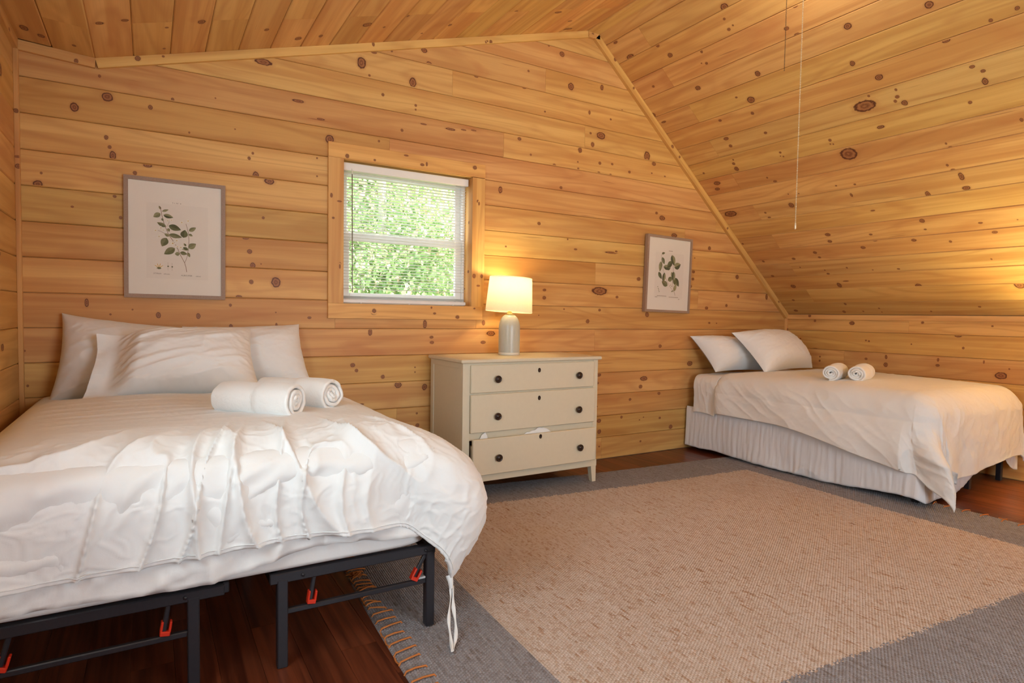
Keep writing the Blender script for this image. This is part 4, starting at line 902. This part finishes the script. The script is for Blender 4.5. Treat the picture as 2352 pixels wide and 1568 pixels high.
def rounded_slab(nm, x0, x1, y0, y1, z0, z1, r, mat, seed, amp, label, cat):
    # superellipse-edged mattress as one closed sheet
    n, m = 120, 28; P = np.zeros((m, n, 3)); a = np.linspace(0, 2*PI, n, endpoint=False)
    cx, cy, hx, hy = (x0+x1)/2, (y0+y1)/2, (x1-x0)/2, (y1-y0)/2
    pr = [(0.001, 0)]+[(1-r*1.2*(1-q)/hx, 0) for q in (0, )]
    prof = [(-hx, z0)]+[(-r+r*math.sin(k/6*PI/2), z0+r*.5*(1-math.cos(k/6*PI/2))) for k in range(7)]+[(0, z0+(z1-z0)*q) for q in (.2, .35, .5, .65, .75)]+[(-r+r*math.cos(k/8*PI/2), z1-r+r*math.sin(k/8*PI/2)) for k in range(9)]+[(-hx*.4, z1+.004), (-hx*.8, z1+.006), (-hx, z1+.006)]
    m = len(prof); P = np.zeros((m, n, 3)); p = .12
    ca, sa = np.cos(a), np.sin(a); sq = lambda q: np.sign(q)*np.abs(q)**p
    for i, (o, z) in enumerate(prof):
        P[i, :, 0] = cx+sq(ca)*max(1e-4, hx+o); P[i, :, 1] = cy+sq(sa)*max(1e-4, hy+o*(hy/hx if o < -r-.01 else 1)); P[i, :, 2] = z
    o = grid_obj(nm, P, mat, closed=True); tag(o, label, cat); at(o, (cx, cy, z0)); return o
rounded_slab('mattress', BX0+.01, BX1-.005, BY0+.012, BY1, .323, .712, .05, M['cotton'], 1, .0, 'white sheeted mattress on the black steel frame of the near bed', 'mattress')
# under sheet whose wrinkled edge shows below the duvet
def d_sheet(i):
    hang = sstep(.02, .12, i['rho']); w = .034*(ridged(i['u']*5.5+1.2*vnoise(i['u']*3, i['rho']*6, 3), i['rho']*9+i['u']*3, 21)-.45)
    return hang*(w+.004*fbm(i['u']*30, i['rho']*30, 4))
def b_sheet(i):
    f = sstep(.1, .3, i['rho']); return f*.006*np.sin(i['u']*9), f*(.026*np.sin(i['u']*4.3+2)+.010*np.sin(i['u']*10))
P, inf = drape(BX0-.02, BX1+.012, BY0-.012, 3.93, .732, .08, .14, .18, .408, .0, 200, 150, d_sheet, b_sheet, 0)
o = grid_obj('flat_sheet', P, M['cotton']); tag(o, 'wrinkled white sheet edge hanging below the duvet of the near bed', 'sheet'); at(o, (.2, BY0, .69)); solid(o, .003)
def b_d1(i):
    ex, th = i['ex'], i['th']; right = (i['ix'] > 0)*(1-sstep(15, 85, th)); q = np.clip(ex/.46, 0, 1); qr = np.clip((i['rho']-.05)/.63, 0, 1)
    dh = right*(.185*np.sin(PI*qr**1.1)*(.70+.30*np.exp(-((i['v']-2.2)/.7)**2))+.115*qr**2)
    frt = sstep(60, 88, th)*(i['iy'] < 0); dh = dh+frt*(.006*np.sin(i['u']*7)*q*2+.012*q)
    cor = np.exp(-((th-66)/9)**2)*(i['ix'] > 0)*(i['iy'] < 0)*(th < 89)*(th > 1); dh = dh-cor*.028*sstep(.02, .2, ex)
    dd = frt*sstep(.1, .25, ex)*(.012*np.sin(i['u']*3.1+.5)+.006*np.sin(i['u']*11)); return dh, dd
def d_d1(i):
    u, v, rho = i['u'], i['v'], i['rho']; foot = sstep(2.50, 2.12, v)*(i['iy'] <= 0); frontm = foot*sstep(.98, .62, u)
    wr = 1.4*vnoise(u*2.2, v*2.5, 31)
    big = ridged(u*5.2+wr+(v-2)*(.5+1.2*(u-.1)), v*1.5+u*.6, 33, 1)**3-.3
    mid = ridged(u*11+2*wr-(v-2)*2.2, v*2.6, 37, 1)**3-.3
    cr = ridged(u*20+fbm(u*6, v*6, 2)*2, v*17+fbm(u*5, v*7, 5)*2, 39, 2)-.5
    e = frontm*(.037*big+.025*mid)*(.3+.7*sstep(2.45, 2.1, v))+(.22+.78*foot)*.0075*cr
    top = sstep(2.35, 2.7, v)
    e = e+top*.0075*(ridged(u*1.3+.3*fbm(u*3, v*3, 8), v*9+.8*fbm(u*2.2, v*2, 6), 41, 2)-.5)
    e = e+.010*fbm(u*2.3, v*2.3, 44, 2)
    side = (i['ix'] > .3)*sstep(.1, .3, rho); e = e+side*(.012*(ridged(v*3.2+rho*2.5, rho*2.2-v, 47, 2)-.5)+.004*fbm(v*14, rho*10, 9))
    d = np.hypot(u-1.02, v-2.02); e = e+np.exp(-(d/.22)**2)*.004*(ridged(np.arctan2(v-1.9, u-.8)*4, d*3, 51, 1)-.5)
    return e
P, inf = drape(-.545, .950, 2.04, 3.52, .757, .19, .34, .530, lambda s: .432+.012*np.sin(s*9), .06, 330, 380, d_d1, b_d1, .03)
duvet1 = grid_obj('duvet', P, M['cotton']); tag(duvet1, 'rumpled white duvet on the near left bed with a tied corner', 'duvet'); at(duvet1, (.2, 2.05, .69)); solid(duvet1, .016)
tip = Vector(P[-1, 0]); dl = Vector(duvet1.location)
hem = MB(); pts = [Vector(P[i, 3])-dl+Vector((0, -.0022, 0)) for i in range(20, 318, 3)]; hem.tube(pts, .0016, 5); hem.build('hem_stitching', M['cotton'], duvet1)
knot = MB(); knot.tube([tip-dl+Vector((-.004, .01, .025)), tip-dl+Vector((-.002, 0, .005)), tip-dl+Vector((0, -.002, -.02))], [.014, .011, .008], 8); knot.build('corner_knot', M['cotton'], duvet1)
for dx, ph, ln_ in ((-.006, 0, .150), (.010, 1.6, .143)):
    mb = MB(); n = 22; b0 = tip-dl+Vector((0, -.003, -.016)); hw = []
    zend = .017-tip.z+.0
    V = []; 
    for k in range(n):
        t = k/(n-1); c = b0+Vector((dx*(.4+.9*math.sin(PI*min(1, t*.9)))+.004*math.sin(t*9+ph)-(tip.x-.897)*t**1.6, (1.875-tip.y)*t**1.6+.002*math.sin(t*7+ph), -(tip.z-.036)*min(1, t*1.25))); w = .0056+.0020*math.sin(t*17+ph); a = .7*math.sin(t*6+ph)
        dv = Vector((math.cos(a)*w, math.sin(a)*w, 0)); V += [c-dv, c+dv]
    mb.add(V, [(2*k, 2*k+1, 2*k+3, 2*k+2) for k in range(n-1)], smooth=True); o = mb.build('tie', M['cotton'], duvet1); solid(o, .0015, 0)
# --- pillows ---------------------------------------------------------
def pillow(TL, TR, BL, BR, th, label, seed, flange=0.0, group=None, front=.5, ear=.012, belly=1.0, amp=1.0):
    TL, TR, BL, BR = [np.array(q, float) for q in (TL, TR, BL, BR)]; n, m = 90, 64
    s = np.linspace(-1, 1, n); s = np.sign(s)*np.abs(s)**.85; t = np.linspace(-1, 1, m); t = np.sign(t)*np.abs(t)**.85
    S = s[:, None]*np.ones((1, m)); T = np.ones((n, 1))*t[None, :]
    pin = .07; S2 = S*(1-pin*(1-T**2)**1*(np.abs(S)**3)); T2 = T*(1-pin*1.3*(1-S**2)*(np.abs(T)**3))
    a = (S2+1)/2; b = (T2+1)/2
    base = (BL*(1-a)[..., None]+BR*a[..., None])*(1-b)[..., None]+(TL*(1-a)[..., None]+TR*a[..., None])*b[..., None]
    nrm = np.cross(TR-BL, TL-BR); nrm = nrm/np.linalg.norm(nrm); 
    if nrm[1] > 0: nrm = -nrm
    Sf = S if not flange else np.clip((S+1-flange*2)/(2-flange*2)*2-1, -1, 1)
    prof = (np.clip(1-np.abs(Sf)**2.6, 0, 1)**.55)*(np.clip(1-np.abs(T+.08*belly*(1-T*T))**2.6, 0, 1)**.55)
    if flange: prof = prof*sstep(-.04, .42, Sf+1)
    edge = np.clip(1-np.abs(Sf), 0, 1)*np.clip(1-np.abs(T), 0, 1)
    wr = amp*(.012*(ridged((S+T*.6)*1.6+fbm(S*2, T*2, seed), (T-S*.5)*4.0, seed, 2)-.5)*sstep(0, .25, prof)+.007*(ridged(S*5+T*3, T*5-S*4, seed+5, 2)-.5)*sstep(0, .4, prof)*(1-prof*.6))
    rad = amp*.012*(ridged(np.arctan2(T, S)*5, prof*2, seed+9, 1)-.5)*sstep(0, .2, edge)*(1-sstep(.3, .9, prof))
    Pf = base+nrm*((th*prof*(.5+front*.5)+wr+rad+.004)[..., None]); Pb = base-nrm*((th*prof*(1-(.5+front*.5))+.0)[..., None])
    if flange:
        wv = (.016*np.sin(T*4.3+seed)+.010*fbm(T*4, S*3, seed))*sstep(-.75, -1, S); Pf = Pf+nrm*wv[..., None]; Pb = Pb+nrm*wv[..., None]
    P = np.concatenate([Pf, Pb[:, ::-1]], axis=1)
    o = grid_obj('pillow', P, M['cotton_crisp'], closed=True); tag(o, label, 'pillow', group); at(o, tuple((BL+BR)/2)); 
    sm = o.modifiers.new('smooth', 'SUBSURF'); sm.levels = 0; sm.render_levels = 1
    return o
pillow((-.385, 3.905, 1.165), (.27, 3.90, 1.085), (-.445, 3.81, .700), (.30, 3.78, .715), .22, 'white pillow at the left, leaning on the wall behind the front pillow', 3, front=.75)
pillow((.160, 3.885, 1.098), (.795, 3.905, 1.115), (.12, 3.78, .72), (.855, 3.765, .73), .20, 'white pillow at the right, leaning on the wall behind the front pillow', 8, front=.75)
pillow((-.222, 3.63, 1.062), (.492, 3.68, 1.088), (-.285, 3.47, .750), (.515, 3.40, .750), .21, 'wrinkled front pillow with open case end on the near bed', 15, flange=.095, front=.8, amp=1.5)
# --- rolled towels -----------------------------------------------------
def towel(c, yaw, L, r, label, seed, squash=.9, turns=3.4, group=None, band=0.55, two=False):
    """spiral-rolled bath towel lying on its side; axis along local x"""
    n, m = 210, 40; th = r/(turns+.55); a = np.linspace(0, turns*2*PI, n); rg = random.Random(seed)
    R = .35*th+(r-.45*th-.35*th)*(a/a[-1])
    x = np.linspace(-L/2, L/2, m); A = a[:, None]*np.ones((1, m)); X = np.ones((n, 1))*x[None, :]
    outer = A/a[-1]
    Rr = R[:, None]+.10*th*fbm(A*1.7, X*6+seed, seed)+.0
    lay = sstep(-.012, .012, X-L*(band-.5))*sstep(.62, .72, outer); Rr = Rr+lay*.0065
    Rr = Rr*(1-.06*sstep(.3*L, .5*L, np.abs(X)))
    Xs = X+(.010*np.sin(A*.9+seed)+.006*fbm(A*1.3, X*0, seed+4))*np.sign(X)*sstep(.1*L, .5*L, np.abs(X))
    Y = Rr*np.cos(A+2.4); Z = Rr*np.sin(A+2.4)*squash
    Z = np.where(Z < -r*squash*.86, -r*squash*.86+(Z+r*squash*.86)*.25, Z)
    P = np.stack([Xs, Y, Z+r*squash*.90], -1)
    o = grid_obj('rolled_towel', P, M['terry']); tag(o, label, 'towel', group); solid(o, th*.80, 0); o.location = c; o.rotation_euler = (0, 0, yaw)
    sm = o.modifiers.new('bev', 'SUBSURF'); sm.levels = 0; sm.render_levels = 1
    if two:
        for q in (.36, .42):
            mb = MB(); k0 = int(n*.72); mb.tube([Vector((L*q, *(P[k, 0, 1:]*1.0)))+Vector((0, P[k, 0, 1]*.15, (P[k, 0, 2]-r*squash*.9)*.15)) for k in range(k0, n, 2)], .0028, 5); mb.build('border_stripe', M['terry'], o)
    return o
towel((.385, 2.62, .772), math.radians(-50), .36, .082, 'nearer rolled white towel on the near bed', 2, band=.58)
towel((.565, 2.80, .772), math.radians(-46), .36, .078, 'farther rolled white towel with striped border on the near bed', 6, band=.55, two=True)
# --- far bed -----------------------------------------------------------
CX0, CX1, CY0, CY1 = 4.235, 5.60, 1.975, 3.93
bf2 = empty('platform_bed', (CX0, CY0, 0)); tag(bf2, 'black steel bed frame mostly hidden by the skirt of the far bed', 'bed frame')
def steel2(nm, a, b, w, h, up=(0, 0, 1)):
    o_ = Vector(bf2.location); mb = MB(); mb.bar(Vector(a)-o_, Vector(b)-o_, w, h, .003, up); return mb.build(nm, M['steel'], bf2)
for y in (2.03, 2.95, 3.86):
    steel2('cross_rail', (CX0+.02, y, .345), (CX1-.02, y, .345), .03, .034)
    for x in (4.315, 5.03, 5.53): steel2('leg', (x, y, .0), (x, y, .34), .034, .034, (0, 1, 0))
for x in (4.26, 4.95, 5.57): steel2('side_rail', (x, CY0+.03, .345), (x, CY1-.02, .345), .03, .034)
rounded_slab('mattress', CX0+.01, CX1, CY0+.01, CY1, .363, .655, .05, M['cotton'], 1, 0, 'white sheeted mattress of the far bed, seen at its head end', 'mattress')
# gathered bed skirt
def skirt():
    n, m = 700, 26; Ls = CY1-CY0; Lf = CX1-CX0; tot = Ls+Lf; q = np.linspace(0, tot, n); k = np.linspace(0, 1, m)
    Q = q[:, None]*np.ones((1, m)); K = np.ones((n, 1))*k[None, :]
    r = .03; onside = Q < Ls
    X = np.where(onside, CX0-.012, CX0-.012+(Q-Ls)); Y = np.where(onside, CY1-Q, CY0-.012)
    nxv = np.where(onside, -1.0, 0.0); nyv = np.where(onside, 0.0, -1.0)
    bot = .030+.028*sstep(1.2, 1.95, Q)+.010*np.sin(Q*3.1+1)+.008*fbm(Q*6, Q*0, 3)
    fx = Q-Ls; bot = np.where(onside, bot, .035+.20*sstep(.35, .98, fx)-.14*sstep(1.05, 1.36, fx))
    g = .0022*fbm(Q*46, K*1.2, 5, 2)+.0010*np.sin(Q*120+3*fbm(Q*8, K*2, 4))*sstep(.05, .25, K); big = .012*fbm(Q*5, K*1.0, 9, 2)*K**1.4
    crumple = .020*(ridged(Q*5+K*2, K*2.5-Q*3, 12, 1)-.4)*np.exp(-((Q-1.05)/.35)**2)*sstep(.4, .9, K)*onside
    out = .010*sstep(0, .06, K)+g+big+crumple+.012*K
    cornr = np.exp(-((Q-Ls)/.02)**2)
    Z = .388+(bot-.388)*K
    P = np.stack([X+nxv*out, Y+nyv*out, Z], -1)
    o = grid_obj('bed_skirt', P, M['skirt']); tag(o, 'gathered white bed skirt around the far bed', 'bed skirt'); at(o, (CX0, CY1, .03)); solid(o, .002)
    mb = MB(); dl = Vector(o.location); mb.box((CX0-.020, CY0-.018, .372), (CX0-.008, CY1, .392), .002); mb.box((CX0-.018, CY0-.020, .372), (CX1, CY0-.008, .392), .002); b = mb.build('gather_band', M['skirt'], o); b.data.transform(Matrix.Translation(-dl))
skirt()
# top sheet hanging at the head of the far bed
def d_s2(i): return .010*(ridged(i['v']*11+i['rho']*3, i['rho']*3, 5, 2)-.4)*sstep(.02, .2, i['rho'])+.003*fbm(i['u']*20, i['v']*20, 7)
def b_s2(i): return .02*sstep(.1, .4, i['ex'])+0*i['u'], .03*np.sin(i['v']*8)*sstep(.1, .3, i['ex'])
P, inf = drape(CX0-.035, CX1, 3.42, 3.83, .690, .09, .41, .05, -.08, .02, 200, 60, d_s2, b_s2, 0)
o = grid_obj('flat_sheet', P, M['cotton']); tag(o, 'white top sheet hanging over the side at the head of the far bed', 'sheet'); at(o, (CX0, 3.6, .69)); solid(o, .004)
n, m = 90, 40; a = np.linspace(0, 1, n)[:, None]*np.ones((1, m)); b = np.ones((n, 1))*np.linspace(0, 1, m)[None, :]
Yc = 1.952-.030*b-.010*np.sin(a*7+b*2)*b+.006*(ridged(a*4, b*2, 5, 2)-.4); Zc = .47-(.47-(.150+.035*np.sin(a*5.5)+.05*a))*b
o = grid_obj('flat_sheet', np.stack([4.38+.47*a+.015*b*(a-.3), Yc, Zc], -1), M['cotton']); tag(o, 'sheet flap hanging below the duvet at the foot of the far bed', 'sheet'); at(o, (4.6, 1.95, .47)); solid(o, .002)
def b_d2(i):
    ex, th = i['ex'], i['th']; lf_ = i['ix'] < 0; ft = i['iy'] < 0; cornr = lf_ & ft & (th > .5) & (th < 89.5)
    q = np.clip(ex/.5, 0, 1); dh = (lf_ & ~cornr)*.05*np.sin(PI*q**.8)*(.5+.5*sstep(3.6, 2.3, i['v']))
    dh = dh+np.where(cornr, .05*np.sin(PI*q**.8)*(1-th/90), 0)+np.where(ft, .03*q*sstep(0, 60, th), 0)
    fl = np.where(cornr, np.exp(-((th-47)/15)**2)*.085-np.exp(-((th-15)/11)**2)*.035-np.exp(-((th-76)/8)**2)*.015, 0); dh = dh+fl*sstep(.03, .25, ex)
    dh = dh+(ft & ~cornr)*sstep(.03, .3, ex)*(.014*np.sin((i['u']-4.3)*15+ex*3)*np.exp(-((i['u']-4.5)/.35)**2)+.008*np.sin(i['u']*9))
    dd = np.where(cornr, -.04*np.exp(-((th-18)/9)**2)*sstep(.2, .45, ex), 0)+(ft & ~cornr)*sstep(.2, .4, ex)*.02*np.sin(i['u']*4.5)
    return dh, dd
def d_d2(i):
    u, v, rho = i['u'], i['v'], i['rho']; side = (i['ix'] < -.3)*sstep(.03, .2, rho); foot = (i['iy'] < -.3)*sstep(.03, .2, rho)
    e = side*(.017*(ridged(v*2.6+rho*4.2+.5*fbm(v*2, rho*2, 3), rho*1.6-v*1.1, 61, 2)-.5)+.006*(ridged(v*6+rho*7, rho*4-v*2, 63, 2)-.5))
    e = e+foot*(.012*(ridged(u*5+.6*fbm(u*3, rho*3, 4), rho*1.3, 65, 2)-.5)+.006*(ridged(u*7+rho*6, rho*9-u*4, 67, 2)-.5)+.0025*fbm(u*24, rho*24, 6))
    e = e+.006*(ridged(u*2+v*.5, v*7+.6*fbm(u*2, v*2, 4), 69, 2)-.5)*sstep(.2, .0, rho)+.010*fbm(u*2.2, v*2.2, 71, 2)+.0012*fbm(u*30, v*30, 8)
    return e
P, inf = drape(4.180, 5.62, 1.890, 3.52, .715, .165, lambda t: .430+.175*sstep(.72, .15, t), lambda t: .24+0*t, lambda s: .605+.02*np.sin(s*5), .10, 330, 330, d_d2, b_d2, .03, .10)
wq = (inf['ix'] < 0)*(inf['iy'] < 0)*np.exp(-((inf['th']-46)/24)**2)*sstep(.05, .5, inf['ex']); P[..., 1] -= .115*wq; P[..., 0] += .02*wq
P[..., 2] = np.maximum(P[..., 2], .021)
P[..., 0] = np.minimum(P[..., 0], 5.625)
duvet2 = grid_obj('duvet', P, M['cotton']); tag(duvet2, 'smooth white duvet on the far right bed with a corner reaching the rug', 'duvet'); at(duvet2, (4.9, 2.0, .69)); solid(duvet2, .012)
pillow((4.190, 3.895, 1.028), (4.83, 3.90, .985), (4.31, 3.70, .715), (4.93, 3.66, .715), .19, 'white pillow leaning on the back wall at the head of the far bed', 23, front=.7, amp=.7)
pillow((4.455, 3.66, 1.066), (5.30, 3.78, 1.05), (4.56, 3.38, .722), (5.42, 3.50, .735), .22, 'plump white front pillow overlapping the other on the far bed', 27, front=.8, amp=.8)
towel((4.53, 2.74, .738), math.radians(21), .33, .072, 'rolled white towel on the far bed, the one nearer the pillows', 4, band=.62)
towel((4.63, 2.60, .738), math.radians(20), .34, .075, 'rolled white towel on the far bed, the one nearer the foot', 9, band=.6)
# structure labels
for o in list(bpy.data.objects):
    if o.parent is None and o.get('kind') == 'structure' and not o.get('label'):
        L_ = {'wall_back': 'knotty pine plank gable wall with the window', 'wall_right': 'low pine plank knee wall behind the far bed', 'wall_left': 'pine plank wall at the left edge', 'wall_rear': 'rear wall behind the camera', 'ceiling': 'knotty pine board ceiling with two slopes', 'floor': 'dark red-brown wood plank floor', 'window_1': 'white double hung window in pine casing', 'window_2': 'dormer window outside the frame', 'hillside': 'wooded hillside outside the window'}.get(o.name)
        if L_: o['label'] = L_
# groups of repeats
for o in bpy.data.objects:
    if o.parent is None and o.get('label'):
        n_ = o.name.split('.')[0]; far = 'far bed' in o['label']; w_ = ' on the far bed' if far else ' on the near bed'
        if n_ == 'pillow': o['group'] = 'pillows'+w_
        elif n_ == 'rolled_towel': o['group'] = 'rolled towels'+w_
        elif n_ == 'framed_print': o['group'] = 'framed botanical prints'
        elif n_ == 'pull_chain': o['group'] = 'pull chains of the ceiling light'
        elif n_ == 'broadleaf_tree': o['group'] = 'trees outside the window'
